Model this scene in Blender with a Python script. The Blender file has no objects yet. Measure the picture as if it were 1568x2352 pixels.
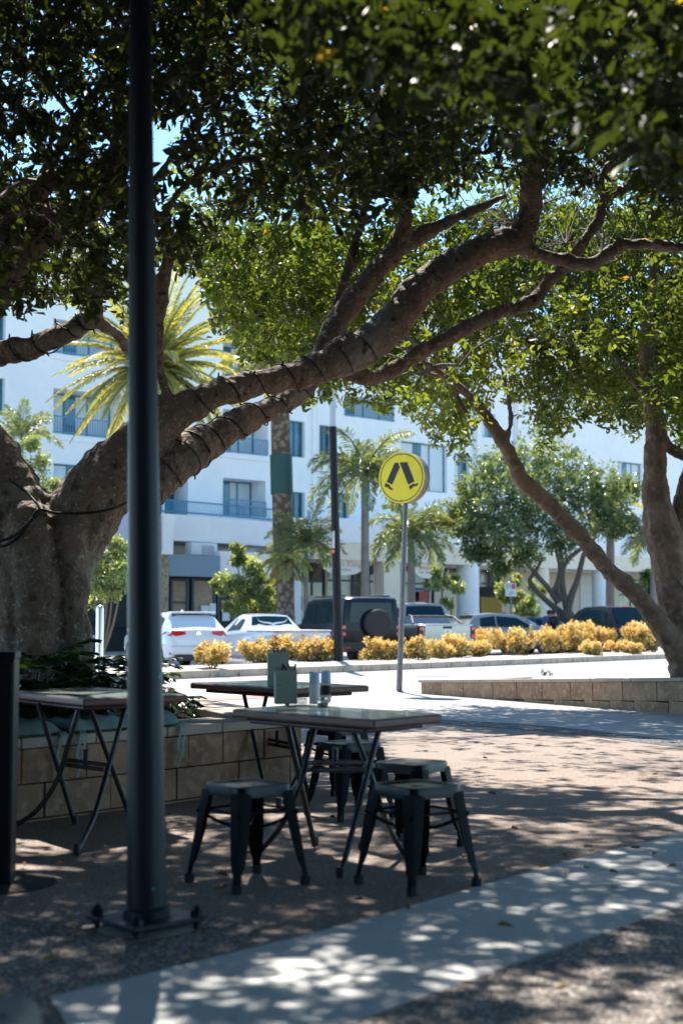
import bpy, math, random
import numpy as np
from mathutils import Vector, Matrix
R_ = math.radians
sc = bpy.context.scene
# ------------------------------------------------------------------ camera, sky, sun
F = 3266.0; CX = 784.0; CY = 1176.0; H = 1.18
PITCH = math.atan((1433 - 1176) / F)
cam_d = bpy.data.cameras.new('camera'); cam = bpy.data.objects.new('camera', cam_d)
sc.collection.objects.link(cam); sc.camera = cam
cam.location = (0, 0, H); cam.rotation_euler = (math.pi / 2 + PITCH, 0, 0)
cam_d.sensor_fit = 'VERTICAL'; cam_d.sensor_height = 36; cam_d.sensor_width = 24
cam_d.lens = 36 * F / 2352; cam_d.clip_end = 3000
cam_d.dof.use_dof = True; cam_d.dof.focus_distance = 13.5; cam_d.dof.aperture_fstop = 2.2
SUN_EL = R_(57); SUN_AZ = R_(-8)          # azimuth from +Y, clockwise positive: ahead and a little left
sdir = Vector((math.sin(SUN_AZ) * math.cos(SUN_EL), math.cos(SUN_AZ) * math.cos(SUN_EL), math.sin(SUN_EL)))
w = bpy.data.worlds.new('World'); sc.world = w; w.use_nodes = True
nt = w.node_tree; bg = nt.nodes['Background']
sky = nt.nodes.new('ShaderNodeTexSky'); sky.sky_type = 'NISHITA'; sky.sun_disc = False
sky.sun_elevation = SUN_EL; sky.sun_rotation = SUN_AZ; sky.ozone_density = 1.6; sky.altitude = 2200; sky.dust_density = .05; sky.air_density = .8
tint = nt.nodes.new('ShaderNodeMix'); tint.data_type = 'RGBA'; tint.blend_type = 'MULTIPLY'; tint.inputs[0].default_value = 1; tint.inputs[7].default_value = (.86, 1.02, .99, 1)
nt.links.new(sky.outputs[0], tint.inputs[6]); nt.links.new(tint.outputs[2], bg.inputs[0]); bg.inputs[1].default_value = 0.15
sl = bpy.data.lights.new('sun', 'SUN'); sl.energy = 4.1; sl.angle = R_(0.55); sl.color = (1, .93, .84)
so = bpy.data.objects.new('sun', sl); sc.collection.objects.link(so)
so.rotation_euler = sdir.to_track_quat('Z', 'Y').to_euler(); so.location = (0, 20, 40)
sc.view_settings.view_transform = 'Standard'; sc.view_settings.look = 'None'
sc.view_settings.exposure = 1.47; sc.view_settings.gamma = 1
cy = sc.cycles
cy.max_bounces = 7; cy.diffuse_bounces = 4; cy.glossy_bounces = 3; cy.transmission_bounces = 5; cy.transparent_max_bounces = 6
cy.use_denoising = True
try: cy.denoiser = 'OPENIMAGEDENOISE'
except Exception: pass
cy.sample_clamp_indirect = 6; cy.caustics_reflective = False; cy.caustics_refractive = False
# ------------------------------------------------------------------ helpers
rng = np.random.default_rng(7); random.seed(7)
cP, sP = math.cos(PITCH), math.sin(PITCH)
def ray(x, y):
    a = (x - CX) / F; b = -(y - CY) / F
    return Vector((a, cP - b * sP, sP + b * cP))
def V(x, y, D):                 # point seen at (x, y) standing D metres ahead
    r = ray(x, y); return Vector((0, 0, H)) + r * (D / r.y)
def G(x, y, z=0.0):
    r = ray(x, y); return Vector((0, 0, H)) + r * ((z - H) / r.z)
def proj(P):                    # numpy (n,3) -> view coordinates
    dx = P[:, 0]; dy = P[:, 1]; dz = P[:, 2] - H
    d = np.maximum(dy * cP + dz * sP, .01); u = -dy * sP + dz * cP
    return CX + F * dx / d, CY - F * u / d
ROOT = {}
def link(o, parent=None):
    sc.collection.objects.link(o)
    if parent: o.parent = parent
    return o
def tag(o, label=None, cat=None, group=None, kind=None):
    if label: o['label'] = label
    if cat: o['category'] = cat
    if group: o['group'] = group
    if kind: o['kind'] = kind
    return o
def thing(name, label, cat, loc=(0, 0, 0), rz=0, group=None):
    o = bpy.data.objects.new(name, None); o.empty_display_size = .2
    link(o); o.location = loc; o.rotation_euler = (0, 0, rz)
    return tag(o, label, cat, group)
def off_of(p):
    v = Vector((0, 0, 0))
    while p: v += p.location; p = p.parent
    return v
class MB:
    def __init__(s): s.v = []; s.f = []
    def add(s, vs, fs):
        n = len(s.v); s.v += [tuple(v) for v in vs]; s.f += [tuple(i + n for i in f) for f in fs]; return s
    def box(s, c, d, rz=0, tilt=None):
        M = Matrix.Rotation(rz, 3, 'Z')
        if tilt is not None: M = tilt
        vs = [Vector(c) + M @ Vector((x * d[0] / 2, y * d[1] / 2, z * d[2] / 2)) for x in (-1, 1) for y in (-1, 1) for z in (-1, 1)]
        return s.add(vs, [(0, 1, 3, 2), (4, 6, 7, 5), (0, 4, 5, 1), (2, 3, 7, 6), (0, 2, 6, 4), (1, 5, 7, 3)])
    def b2(s, a, b):
        return s.box([(a[i] + b[i]) / 2 for i in range(3)], [abs(b[i] - a[i]) for i in range(3)])
    def prism(s, poly, z0, z1):      # poly list of (x,y)
        n = len(poly); vs = [(p[0], p[1], z0) for p in poly] + [(p[0], p[1], z1) for p in poly]
        return s.add(vs, [tuple(range(n))[::-1], tuple(range(n, 2 * n))] + [(i, (i + 1) % n, n + (i + 1) % n, n + i) for i in range(n)])
    def tube(s, pts, rad, n=8, cap=True):
        pts = [Vector(p) for p in pts]
        if not hasattr(rad, '__len__'): rad = [rad] * len(pts)
        t = (pts[1] - pts[0]).normalized(); u = t.orthogonal().normalized(); vs = []
        for i, p in enumerate(pts):
            a = pts[max(i - 1, 0)]; b = pts[min(i + 1, len(pts) - 1)]
            t2 = (b - a)
            t2 = t2.normalized() if t2.length > 1e-9 else t
            u = (u - t2 * u.dot(t2)).normalized(); w_ = t2.cross(u); t = t2
            for k in range(n):
                an = 2 * math.pi * k / n
                vs.append(p + (u * math.cos(an) + w_ * math.sin(an)) * rad[i])
        m = len(pts); fs = [(i * n + k, i * n + (k + 1) % n, (i + 1) * n + (k + 1) % n, (i + 1) * n + k) for i in range(m - 1) for k in range(n)]
        if cap: fs += [tuple(range(n))[::-1], tuple((m - 1) * n + k for k in range(n))]
        return s.add(vs, fs)
    def lathe(s, prof, c=(0, 0, 0), n=24, axis='z'):
        vs = []
        for r, z in prof:
            for k in range(n):
                a = 2 * math.pi * k / n; p = (r * math.cos(a), r * math.sin(a), z)
                if axis == 'y': p = (p[0], z, p[1])
                if axis == 'x': p = (z, p[0], p[1])
                vs.append((c[0] + p[0], c[1] + p[1], c[2] + p[2]))
        m = len(prof)
        fs = [(i * n + k, i * n + (k + 1) % n, (i + 1) * n + (k + 1) % n, (i + 1) * n + k) for i in range(m - 1) for k in range(n)]
        fs += [tuple(range(n))[::-1], tuple((m - 1) * n + k for k in range(n))]
        return s.add(vs, fs)
    def poly(s, vs): return s.add(vs, [tuple(range(len(vs)))])
    def build(s, name, mat, parent=None, world=False, smooth=None, bevel=0, seg=2, fix=True):
        me = bpy.data.meshes.new(name)
        vs = s.v
        if world and parent:
            o = off_of(parent); rz = parent.rotation_euler[2]
            M = Matrix.Rotation(-rz, 3, 'Z') if rz else None
            vs = [(Vector(v) - o) for v in vs]
            if M: vs = [M @ v for v in vs]
        me.from_pydata([tuple(v) for v in vs], [], s.f); me.materials.append(mat)
        if fix:
            import bmesh
            bm = bmesh.new(); bm.from_mesh(me); bmesh.ops.recalc_face_normals(bm, faces=bm.faces); bm.to_mesh(me); bm.free()
        if smooth is not None:
            me.polygons.foreach_set('use_smooth', [True] * len(me.polygons))
            if smooth < 180: me.set_sharp_from_angle(angle=R_(smooth))
        o = link(bpy.data.objects.new(name, me), parent)
        if bevel:
            b = o.modifiers.new('bevel', 'BEVEL'); b.width = bevel; b.segments = seg; b.limit_method = 'ANGLE'; b.angle_limit = R_(40)
        return o
def catmull(pts, k=6):
    out = []; n = len(pts)
    for i in range(n - 1):
        p0 = pts[max(i - 1, 0)]; p1 = pts[i]; p2 = pts[i + 1]; p3 = pts[min(i + 2, n - 1)]
        for j in range(k):
            t = j / k
            out.append(tuple(.5 * ((2 * b) + (-a + c) * t + (2 * a - 5 * b + 4 * c - d) * t * t + (-a + 3 * b - 3 * c + d) * t ** 3) for a, b, c, d in zip(p0, p1, p2, p3)))
    out.append(tuple(pts[-1])); return out
# ------------------------------------------------------------------ materials
def mat(name, col, rough=.6, metal=0, spec=.5, noise=None, bump=None, coat=0, extra=None, trans=0, vor=None):
    m = bpy.data.materials.new(name); m.use_nodes = True; n = m.node_tree; b = n.nodes['Principled BSDF']
    b.inputs['Base Color'].default_value = (*col, 1); b.inputs['Roughness'].default_value = rough
    b.inputs['Metallic'].default_value = metal; b.inputs['Specular IOR Level'].default_value = spec
    b.inputs['Coat Weight'].default_value = coat; b.inputs['Transmission Weight'].default_value = trans
    tc = n.nodes.new('ShaderNodeTexCoord'); last = None
    for (kind, sca, c2, lo, hi) in (noise or []):
        if kind == 'n': t = n.nodes.new('ShaderNodeTexNoise'); t.inputs['Scale'].default_value = sca; t.inputs['Detail'].default_value = 6; o = t.outputs['Fac']
        elif kind == 'v': t = n.nodes.new('ShaderNodeTexVoronoi'); t.inputs['Scale'].default_value = sca; o = t.outputs['Distance']
        else:
            t = n.nodes.new('ShaderNodeTexVoronoi'); t.inputs['Scale'].default_value = sca
            s_ = n.nodes.new('ShaderNodeSeparateColor'); n.links.new(t.outputs['Color'], s_.inputs[0]); o = s_.outputs[0]
        n.links.new(tc.outputs['Object'], t.inputs['Vector'])
        mr = n.nodes.new('ShaderNodeMapRange'); mr.inputs[1].default_value = lo; mr.inputs[2].default_value = hi
        n.links.new(o, mr.inputs[0])
        mx = n.nodes.new('ShaderNodeMix'); mx.data_type = 'RGBA'
        n.links.new(mr.outputs[0], mx.inputs[0])
        if last: n.links.new(last, mx.inputs[6])
        else: mx.inputs[6].default_value = (*col, 1)
        mx.inputs[7].default_value = (*c2, 1); last = mx.outputs[2]
    if last: n.links.new(last, b.inputs['Base Color'])
    if bump:
        t = n.nodes.new('ShaderNodeTexNoise'); t.inputs['Scale'].default_value = bump[0]; t.inputs['Detail'].default_value = 8
        n.links.new(tc.outputs['Object'], t.inputs['Vector'])
        bu = n.nodes.new('ShaderNodeBump'); bu.inputs['Strength'].default_value = bump[1]; bu.inputs['Distance'].default_value = bump[2]
        n.links.new(t.outputs['Fac'], bu.inputs['Height']); n.links.new(bu.outputs[0], b.inputs['Normal'])
    return m
def leafmat(name, stops, trans=.45, rough=.42, tint=1.35):
    m = bpy.data.materials.new(name); m.use_nodes = True; n = m.node_tree; b = n.nodes['Principled BSDF']; out = n.nodes['Material Output']
    at = n.nodes.new('ShaderNodeAttribute'); at.attribute_name = 'rnd'
    cr = n.nodes.new('ShaderNodeValToRGB'); e = cr.color_ramp.elements
    e[0].position = stops[0][0]; e[0].color = (*stops[0][1], 1); e[1].position = stops[-1][0]; e[1].color = (*stops[-1][1], 1)
    for p, c in stops[1:-1]: q = e.new(p); q.color = (*c, 1)
    n.links.new(at.outputs['Fac'], cr.inputs[0]); n.links.new(cr.outputs[0], b.inputs['Base Color'])
    b.inputs['Roughness'].default_value = rough; b.inputs['Specular IOR Level'].default_value = .5
    tr = n.nodes.new('ShaderNodeBsdfTranslucent')
    mx = n.nodes.new('ShaderNodeMix'); mx.data_type = 'RGBA'; mx.blend_type = 'MULTIPLY'; mx.inputs[0].default_value = 1
    n.links.new(cr.outputs[0], mx.inputs[6]); mx.inputs[7].default_value = (2.3 * tint, 2.0 * tint, .6, 1); n.links.new(mx.outputs[2], tr.inputs[0])
    ms = n.nodes.new('ShaderNodeMixShader'); ms.inputs[0].default_value = trans
    n.links.new(b.outputs[0], ms.inputs[1]); n.links.new(tr.outputs[0], ms.inputs[2]); n.links.new(ms.outputs[0], out.inputs[0])
    return m
M = {}
M['aggregate'] = mat('aggregate', (.275, .20, .155), .85, noise=[('n', .7, (.20, .155, .13), .4, .7), ('n', 3, (.29, .225, .185), .5, .75), ('c', 130, (.10, .08, .072), .45, .95), ('c', 240, (.52, .45, .38), .80, .93)], bump=(160, .5, .006))
M['pebble'] = mat('pebble', (.20, .165, .14), .8, noise=[('n', 2, (.15, .125, .11), .4, .8), ('c', 60, (.065, .055, .052), .4, .9), ('c', 95, (.50, .46, .42), .74, .86)], bump=(75, .8, .012))
M['concrete'] = mat('concrete', (.60, .61, .59), .8, noise=[('n', 3, (.53, .545, .53), .35, .7), ('n', 40, (.66, .66, .63), .55, .75), ('n', 1.1, (.51, .52, .50), .5, .75), ('n', 7, (.44, .44, .42), .66, .74)], bump=(90, .15, .002))
M['footpath'] = mat('footpath', (.36, .35, .335), .85, noise=[('n', 1.5, (.30, .29, .28), .4, .7), ('n', 60, (.44, .42, .4), .5, .8)], bump=(90, .3, .004))
M['asphalt'] = mat('asphalt', (.30, .295, .285), .85, noise=[('n', 80, (.36, .35, .34), .4, .7), ('n', .6, (.25, .245, .24), .45, .8)], bump=(120, .3, .004))
M['redpaint'] = mat('crossing_red', (.42, .17, .15), .8, noise=[('n', 30, (.36, .2, .18), .45, .7)])
M['whitepaint'] = mat('crossing_white', (.78, .77, .74), .7, noise=[('n', 25, (.6, .59, .57), .55, .75)])
M['kerb'] = mat('kerb_concrete', (.52, .41, .30), .85, noise=[('n', 5, (.3, .26, .22), .45, .7), ('n', 50, (.48, .44, .38), .55, .75)], bump=(60, .3, .004))
M['gravel'] = mat('gravel', (.50, .44, .38), .9, noise=[('c', 22, (.72, .68, .63), .4, .9), ('c', 35, (.2, .16, .13), .75, .95)], bump=(30, 1, .03))
M['drain'] = mat('drain_stone', (.08, .08, .09), .8, noise=[('c', 90, (.03, .03, .035), .3, .7), ('c', 60, (.3, .3, .31), .88, .95)], bump=(80, .6, .01))
M['sand'] = mat('sandstone', (.41, .25, .145), .85, noise=[('n', 3, (.26, .155, .09), .4, .62), ('n', 14, (.50, .34, .21), .5, .72), ('n', 70, (.26, .2, .14), .58, .75)], bump=(38, .55, .012))
M['cope'] = mat('coping_stone', (.46, .39, .31), .8, noise=[('n', 4, (.38, .31, .24), .4, .7), ('n', 60, (.3, .25, .2), .6, .78)], bump=(50, .35, .006))
M['bark'] = mat('bark', (.235, .155, .105), .8, noise=[('n', 3.5, (.14, .092, .064), .4, .62), ('n', 9, (.31, .225, .165), .5, .72), ('n', 2.2, (.17, .125, .095), .42, .58), ('n', 30, (.36, .35, .30), .58, .70), ('n', 1.6, (.26, .25, .21), .55, .66), ('n', 11, (.07, .05, .04), .60, .68)], bump=(20, 1, .035))
M['bark2'] = mat('bark_brown', (.22, .145, .095), .85, noise=[('n', 4, (.12, .08, .055), .4, .62), ('n', 12, (.30, .215, .15), .52, .75)], bump=(22, .8, .02))
M['bark3'] = mat('bark_far', (.085, .07, .06), .85, noise=[('n', 4, (.1, .08, .06), .4, .65)], bump=(12, .5, .02))
M['twig'] = mat('twig_bark', (.16, .12, .09), .8)
M['palmtrunk'] = mat('palm_trunk', (.24, .21, .19), .85, noise=[('n', 3, (.17, .15, .14), .4, .7)], bump=(14, .6, .03))
M['datetrunk'] = mat('date_palm_trunk', (.26, .19, .14), .9, noise=[('v', 5, (.1, .07, .05), .35, .6)], bump=(9, 1, .06))
M['palmshaft'] = mat('palm_crownshaft', (.14, .2, .13), .5, noise=[('n', 3, (.2, .26, .18), .4, .7)])
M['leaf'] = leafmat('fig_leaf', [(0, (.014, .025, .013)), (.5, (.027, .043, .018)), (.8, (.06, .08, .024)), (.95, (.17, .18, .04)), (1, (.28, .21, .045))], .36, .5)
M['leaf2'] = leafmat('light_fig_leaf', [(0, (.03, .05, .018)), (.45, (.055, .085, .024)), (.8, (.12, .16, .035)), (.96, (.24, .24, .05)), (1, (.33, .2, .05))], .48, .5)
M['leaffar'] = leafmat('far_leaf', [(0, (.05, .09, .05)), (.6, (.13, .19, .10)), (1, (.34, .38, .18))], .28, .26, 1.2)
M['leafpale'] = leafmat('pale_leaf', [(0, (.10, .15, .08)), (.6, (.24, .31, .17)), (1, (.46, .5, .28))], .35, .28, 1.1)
M['frond'] = leafmat('frond', [(0, (.08, .12, .07)), (.6, (.17, .23, .13)), (1, (.36, .38, .22))], .28, .3, 1.1)
M['datefrond'] = leafmat('date_frond', [(0, (.13, .18, .07)), (.5, (.27, .31, .13)), (.8, (.50, .45, .2)), (1, (.62, .46, .24))], .25, .35)
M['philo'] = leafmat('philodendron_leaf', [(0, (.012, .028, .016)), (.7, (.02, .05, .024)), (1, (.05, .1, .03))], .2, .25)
M['strap'] = leafmat('strap_leaf', [(0, (.06, .1, .02)), (1, (.2, .24, .04))], .4, .35)
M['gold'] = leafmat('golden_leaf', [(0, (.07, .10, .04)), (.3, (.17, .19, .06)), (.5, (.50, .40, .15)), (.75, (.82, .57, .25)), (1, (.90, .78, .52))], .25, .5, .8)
M['fallen'] = mat('fallen_leaf', (.32, .20, .06), .7); M['fallen2'] = mat('fallen_leaf_brown', (.2, .09, .045), .7); M['fallen3'] = mat('fallen_leaf_yellow', (.55, .42, .1), .6)
M['soil'] = mat('soil', (.06, .045, .035), .95, noise=[('n', 9, (.1, .075, .055), .4, .7)], bump=(20, .8, .03))
M['post'] = mat('lamp_post_paint', (.010, .018, .030), .42, 0, .4, coat=0, bump=(60, .05, .002))
M['black'] = mat('black_paint', (.008, .009, .011), .45, 0, .25)
M['blackrough'] = mat('black_rubber', (.015, .015, .015), .8)
M['stoolseat'] = mat('stool_seat_paint', (.006, .011, .014), .30, 0, .28, coat=0)
M['stool'] = mat('stool_paint', (.004, .006, .008), .5, .0, .10, coat=0, noise=[('n', 30, (.008, .010, .014), .55, .75)], bump=(25, .05, .002))
M['tube'] = mat('table_leg_paint', (.022, .026, .032), .35, 0, .5, noise=[('n', 18, (.05, .035, .03), .62, .8)])
M['tabletop'] = mat('tabletop_laminate', (.20, .26, .24), .22, 0, .6, coat=.3, noise=[('n', 5, (.24, .29, .26), .4, .7), ('n', 50, (.16, .2, .19), .5, .8)])
M['edge'] = mat('table_edge', (.17, .062, .045), .4, 0, .5, noise=[('n', 12, (.11, .05, .045), .45, .75)])
M['cushion'] = mat('cushion_cloth', (.17, .27, .26), .85, noise=[('n', 12, (.24, .35, .33), .4, .75)], bump=(18, .5, .02))
M['caddy'] = mat('caddy_metal', (.30, .40, .34), .5, 0, .4, noise=[('n', 20, (.33, .43, .37), .4, .7)])
M['sachet'] = mat('sachet', (.18, .03, .04), .5); M['napkin'] = mat('napkin', (.75, .76, .78), .8)
M['cap'] = mat('grinder_cap', (.52, .68, .92), .45); M['grinder'] = mat('grinder_label', (.80, .83, .88), .4, noise=[('n', 22, (.5, .28, .26), .62, .68)])
M['glassjar'] = mat('glass_jar', (.75, .82, .8), .05, 0, .5, trans=.75); M['jarfill'] = mat('jar_fill', (.42, .40, .32), .7); M['pepper'] = mat('pepper', (.03, .02, .015), .7)
M['yellow'] = mat('sign_yellow', (.86, .80, .02), .45, noise=[('n', 4, (.80, .74, .03), .45, .75)]); M['signblack'] = mat('sign_black', (.02, .02, .03), .5)
M['signside'] = mat('sign_drum', (.16, .125, .11), .5); M['galv'] = mat('galvanised_pole', (.20, .205, .215), .5, .4, noise=[('n', 10, (.15, .15, .16), .4, .7)])
M['steel'] = mat('brushed_steel', (.78, .72, .69), .28, .85); M['grey'] = mat('grey_metal', (.42, .47, .52), .5)
M['wire'] = mat('light_string_cable', (.012, .014, .014), .5)
M['render'] = mat('white_render', (.88, .88, .87), .9, noise=[('n', .5, (.80, .81, .80), .45, .7), ('n', 3, (.84, .84, .83), .45, .7)])
M['beige'] = mat('beige_render', (.86, .74, .57), .9, noise=[('n', 2, (.80, .69, .53), .4, .7)])
M['wframe'] = mat('window_frame', (.05, .16, .22), .4); M['rail'] = mat('balcony_rail', (.06, .24, .38), .4)
M['wglass'] = mat('window_glass', (.02, .08, .11), .06, 0, .8, noise=[('n', .8, (.06, .20, .28), .4, .65)])
M['curtain'] = mat('curtain', (.62, .68, .70), .8); M['dark'] = mat('dark_interior', (.02, .025, .03), .7); M['darkframe'] = mat('shop_frame', (.02, .045, .065), .4)
M['shopglass'] = mat('shop_glass', (.12, .13, .12), .08, 0, .8, noise=[('n', 1.2, (.3, .28, .22), .45, .65)])
M['timber'] = mat('timber_panel', (.40, .30, .2), .6, noise=[('n', 6, (.3, .22, .14), .4, .7)]); M['ochre'] = mat('ochre_board', (.45, .28, .04), .7)
M['awning'] = mat('awning_fascia', (.21, .30, .38), .7); M['stone'] = mat('stacked_stone', (.42, .33, .22), .9, noise=[('c', 9, (.22, .17, .12), .3, .9)], bump=(20, .8, .03))
M['lilac'] = mat('billboard_lilac', (.50, .50, .66), .6); M['skin'] = mat('skin', (.48, .27, .19), .6); M['maroon'] = mat('maroon', (.12, .035, .05), .6)
M['oval'] = mat('oval_sign', (.80, .72, .62), .6); M['textbrown'] = mat('text_brown', (.46, .38, .31), .7); M['textred'] = mat('text_red', (.62, .10, .09), .6); M['textgreen'] = mat('text_green', (.12, .3, .22), .6)
M['blue'] = mat('blue_stripe', (.02, .16, .62), .5); M['red'] = mat('red_poster', (.62, .12, .11), .6); M['white'] = mat('white_plastic', (.75, .76, .76), .5)
M['carwhite'] = mat('car_paint_white', (.68, .73, .78), .25, 0, .5, coat=.8); M['cardark'] = mat('car_paint_dark', (.005, .010, .018), .25, .0, .22, coat=.1)
M['carsilver'] = mat('car_paint_silver', (.30, .32, .335), .25, .5, .5, coat=.8); M['carblue'] = mat('car_paint_blue', (.04, .10, .15), .2, .3, .6, coat=1)
M['carpearl'] = mat('car_paint_pearl', (.27, .28, .28), .25, .3, .5, coat=.8)
M['carglass'] = mat('car_glass', (.006, .028, .038), .08, 0, .2); M['tyre'] = mat('tyre_rubber', (.02, .02, .022), .7); M['rim'] = mat('wheel_rim', (.35, .35, .36), .35, .7)
M['taillight'] = mat('tail_light', (.55, .015, .015), .2, 0, .6, coat=.5); M['trim'] = mat('black_trim', (.02, .02, .022), .5); M['chrome'] = mat('chrome', (.7, .7, .72), .12, 1)
M['orange'] = mat('orange_reflector', (.95, .22, .02), .3); M['greenwrap'] = mat('green_wrap', (.015, .075, .07), .6)
M['shirtblue'] = mat('shirt_blue', (.08, .14, .3), .8); M['shirtblack'] = mat('shirt_black', (.02, .02, .025), .8); M['trouser'] = mat('trousers', (.35, .33, .31), .8); M['hair'] = mat('hair', (.04, .025, .02), .7)
M['block'] = mat('weathered_concrete', (.26, .24, .22), .85, noise=[('n', 6, (.17, .155, .14), .4, .7), ('n', 60, (.34, .32, .3), .55, .75)], bump=(40, .4, .006))
# ------------------------------------------------------------------ the ground
def sheet(name, poly, z, m, thick=0):
    b = MB()
    if thick: b.prism([(p[0], p[1]) for p in poly], z - thick, z)
    else: b.poly([(p[0], p[1], z) for p in poly])
    o = b.build(name, m); o['kind'] = 'structure'; return o
sheet('ground', [(-400, -60), (400, -60), (400, 900), (-400, 900)], 0, M['aggregate'])
def gp(l, z=0): return [tuple(G(x, y, z)[:2]) for x, y in l]
# concrete path sweeping past the camera
up = [(114, 2292), (300, 2248), (490, 2201), (680, 2155), (875, 2103), (1080, 2042), (1295, 1982), (1568, 1914), (1800, 1860), (2300, 1765)]
lo = [(2300, 1872), (1800, 2002), (1568, 2082), (1304, 2174), (1050, 2264), (814, 2350), (600, 2440), (420, 2540)]
pth = gp(up + lo) + [(-.62, 2.45), tuple(G(152, 2352)[:2])]
sheet('path', pth, .004, M['concrete'])
sheet('pebble_paving', gp([(-900, 2225), (0, 2100), (300, 2085), (620, 2120), (490, 2215), (300, 2262), (114, 2306), (120, 2480)]) + [(-.6, -2), (-9, -2)], .002, M['pebble'])
sheet('paving_strip', gp([(380, 2570), (600, 2440), (814, 2350), (1050, 2264), (1304, 2174), (1568, 2082), (1800, 2002), (2300, 1872)]) + [(9, 4.5), (9, -2), (-.5, -2)], .003, M['pebble'])
arc = [(560, 1640), (880, 1648), (960, 1650), (1050, 1656), (1200, 1664), (1330, 1676), (1450, 1690), (1568, 1703), (1900, 1745)]
arc2 = [(x, y + 9 + max(0, (x - 880)) * .008) for x, y in arc]
sheet('drain_strip', gp(arc + arc2[::-1]), .004, M['drain'])
d_ = Vector((.629, .777)); n_ = Vector((-.777, .629))
def st(s, t): q = n_ * s + d_ * t; return (q.x, q.y)
sheet('footpath', gp(arc) + [st(5, 40), st(15.2, 60), st(15.2, -5)], .006, M['footpath'])
sheet('road', [st(15.2, -160), st(15.2, 300), st(22.0, 300), st(22.0, -160)], .010, M['asphalt'])
sheet('car_park', [st(22.0, -160), st(22.0, 300), st(46, 300), st(46, -160)], .008, M['asphalt'])
for s0, s1 in ((15.25, 16.1), (18.0, 20.3)): sheet('crossing_stripe', [st(s0, 9), st(s0, 18.6), st(s1, 18.6), st(s1, 9)], .014, M['redpaint'])
for s0, s1 in ((16.1, 18.0), (20.3, 21.6)): sheet('crossing_stripe', [st(s0, 9), st(s0, 18.6), st(s1, 18.6), st(s1, 9)], .0145, M['whitepaint'])
sheet('road_line', [st(18.4, 32), st(18.4, 80), st(18.6, 80), st(18.6, 32)], .014, M['whitepaint'])
sheet('road_line', [st(16.0, 26), st(16.0, 80), st(16.12, 80), st(16.12, 26)], .014, M['whitepaint'])
# joints in the footpath
for t in (20, 23.5, 27, 30.5): sheet('paving_joint', [st(6, t), st(6, t + .03), st(15.1, t + .03), st(15.1, t)], .0085, M['drain'])
# median: kerb stones and a gravel bed
kb = MB()
for i in range(60):
    t = 4 + i * .92; a = st(21.8, t); b = st(21.8, t + .90)
    c = ((a[0] + b[0]) / 2 + n_.x * .1, (a[1] + b[1]) / 2 + n_.y * .1)
    kb.box((c[0], c[1], .09), (.895, .2, .18), math.atan2(d_.y, d_.x))
o = kb.build('median_kerb', M['kerb'], bevel=.03); o['kind'] = 'structure'
mb = MB(); NS, NT = 12, 120; vs = []
for i in range(NT):
    for j in range(NS):
        s = 22.0 + j * 3.6 / (NS - 1); t = 4 + i * .47; s = 22.0 + j * 2.35 / (NS - 1); q = st(s, t); e = min(j, NS - 1 - j)
        vs.append((q[0], q[1], .13 + .07 * min(e, 3) / 3 + random.uniform(-.02, .02)))
mb.add(vs, [(i * NS + j, i * NS + j + 1, (i + 1) * NS + j + 1, (i + 1) * NS + j) for i in range(NT - 1) for j in range(NS - 1)])
o = mb.build('median_bed', M['gravel'], smooth=180); o['kind'] = 'structure'
kb = MB(); a = st(24.42, 4); b = st(24.42, 60)
kb.box(((a[0] + b[0]) / 2, (a[1] + b[1]) / 2, .09), (56, .16, .18), math.atan2(d_.y, d_.x)); o = kb.build('median_back_kerb', M['kerb']); o['kind'] = 'structure'
# ------------------------------------------------------------------ leaves
def norm(a): return a / np.maximum(np.linalg.norm(a, axis=1, keepdims=True), 1e-9)
def leaves(name, P, D, N, L, W, rnd, m, parent, fold=.18):
    n = len(P); D = norm(D); N = norm(N - D * np.sum(N * D, 1, keepdims=True)); S = np.cross(D, N)
    L = L[:, None]; W = W[:, None]
    if parent: P = P - np.array(parent.location)
    v = np.empty((n, 6, 3), np.float32)
    v[:, 0] = P; v[:, 3] = P + D * L - N * L * .1
    v[:, 1] = P + D * L * .35 - S * W * .34 + N * W * fold; v[:, 5] = P + D * L * .35 + S * W * .34 + N * W * fold
    v[:, 2] = P + D * L * .74 - S * W * .5 + N * W * fold; v[:, 4] = P + D * L * .74 + S * W * .5 + N * W * fold
    me = bpy.data.meshes.new(name); me.vertices.add(n * 6); me.vertices.foreach_set('co', v.ravel())
    base = (np.arange(n) * 6)[:, None]
    idx = np.concatenate([base + np.array([[0, 1, 2, 3]]), base + np.array([[0, 3, 4, 5]])], 1).ravel().astype(np.int32)
    me.loops.add(n * 8); me.loops.foreach_set('vertex_index', idx)
    me.polygons.add(n * 2); me.polygons.foreach_set('loop_start', np.arange(0, n * 8, 4, dtype=np.int32)); me.update(calc_edges=True)
    at = me.attributes.new('rnd', 'FLOAT', 'FACE'); at.data.foreach_set('value', np.repeat(rnd, 2).astype(np.float32))
    me.materials.append(m); me.validate()
    o = bpy.data.objects.new(name, me); return link(o, parent)
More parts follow.
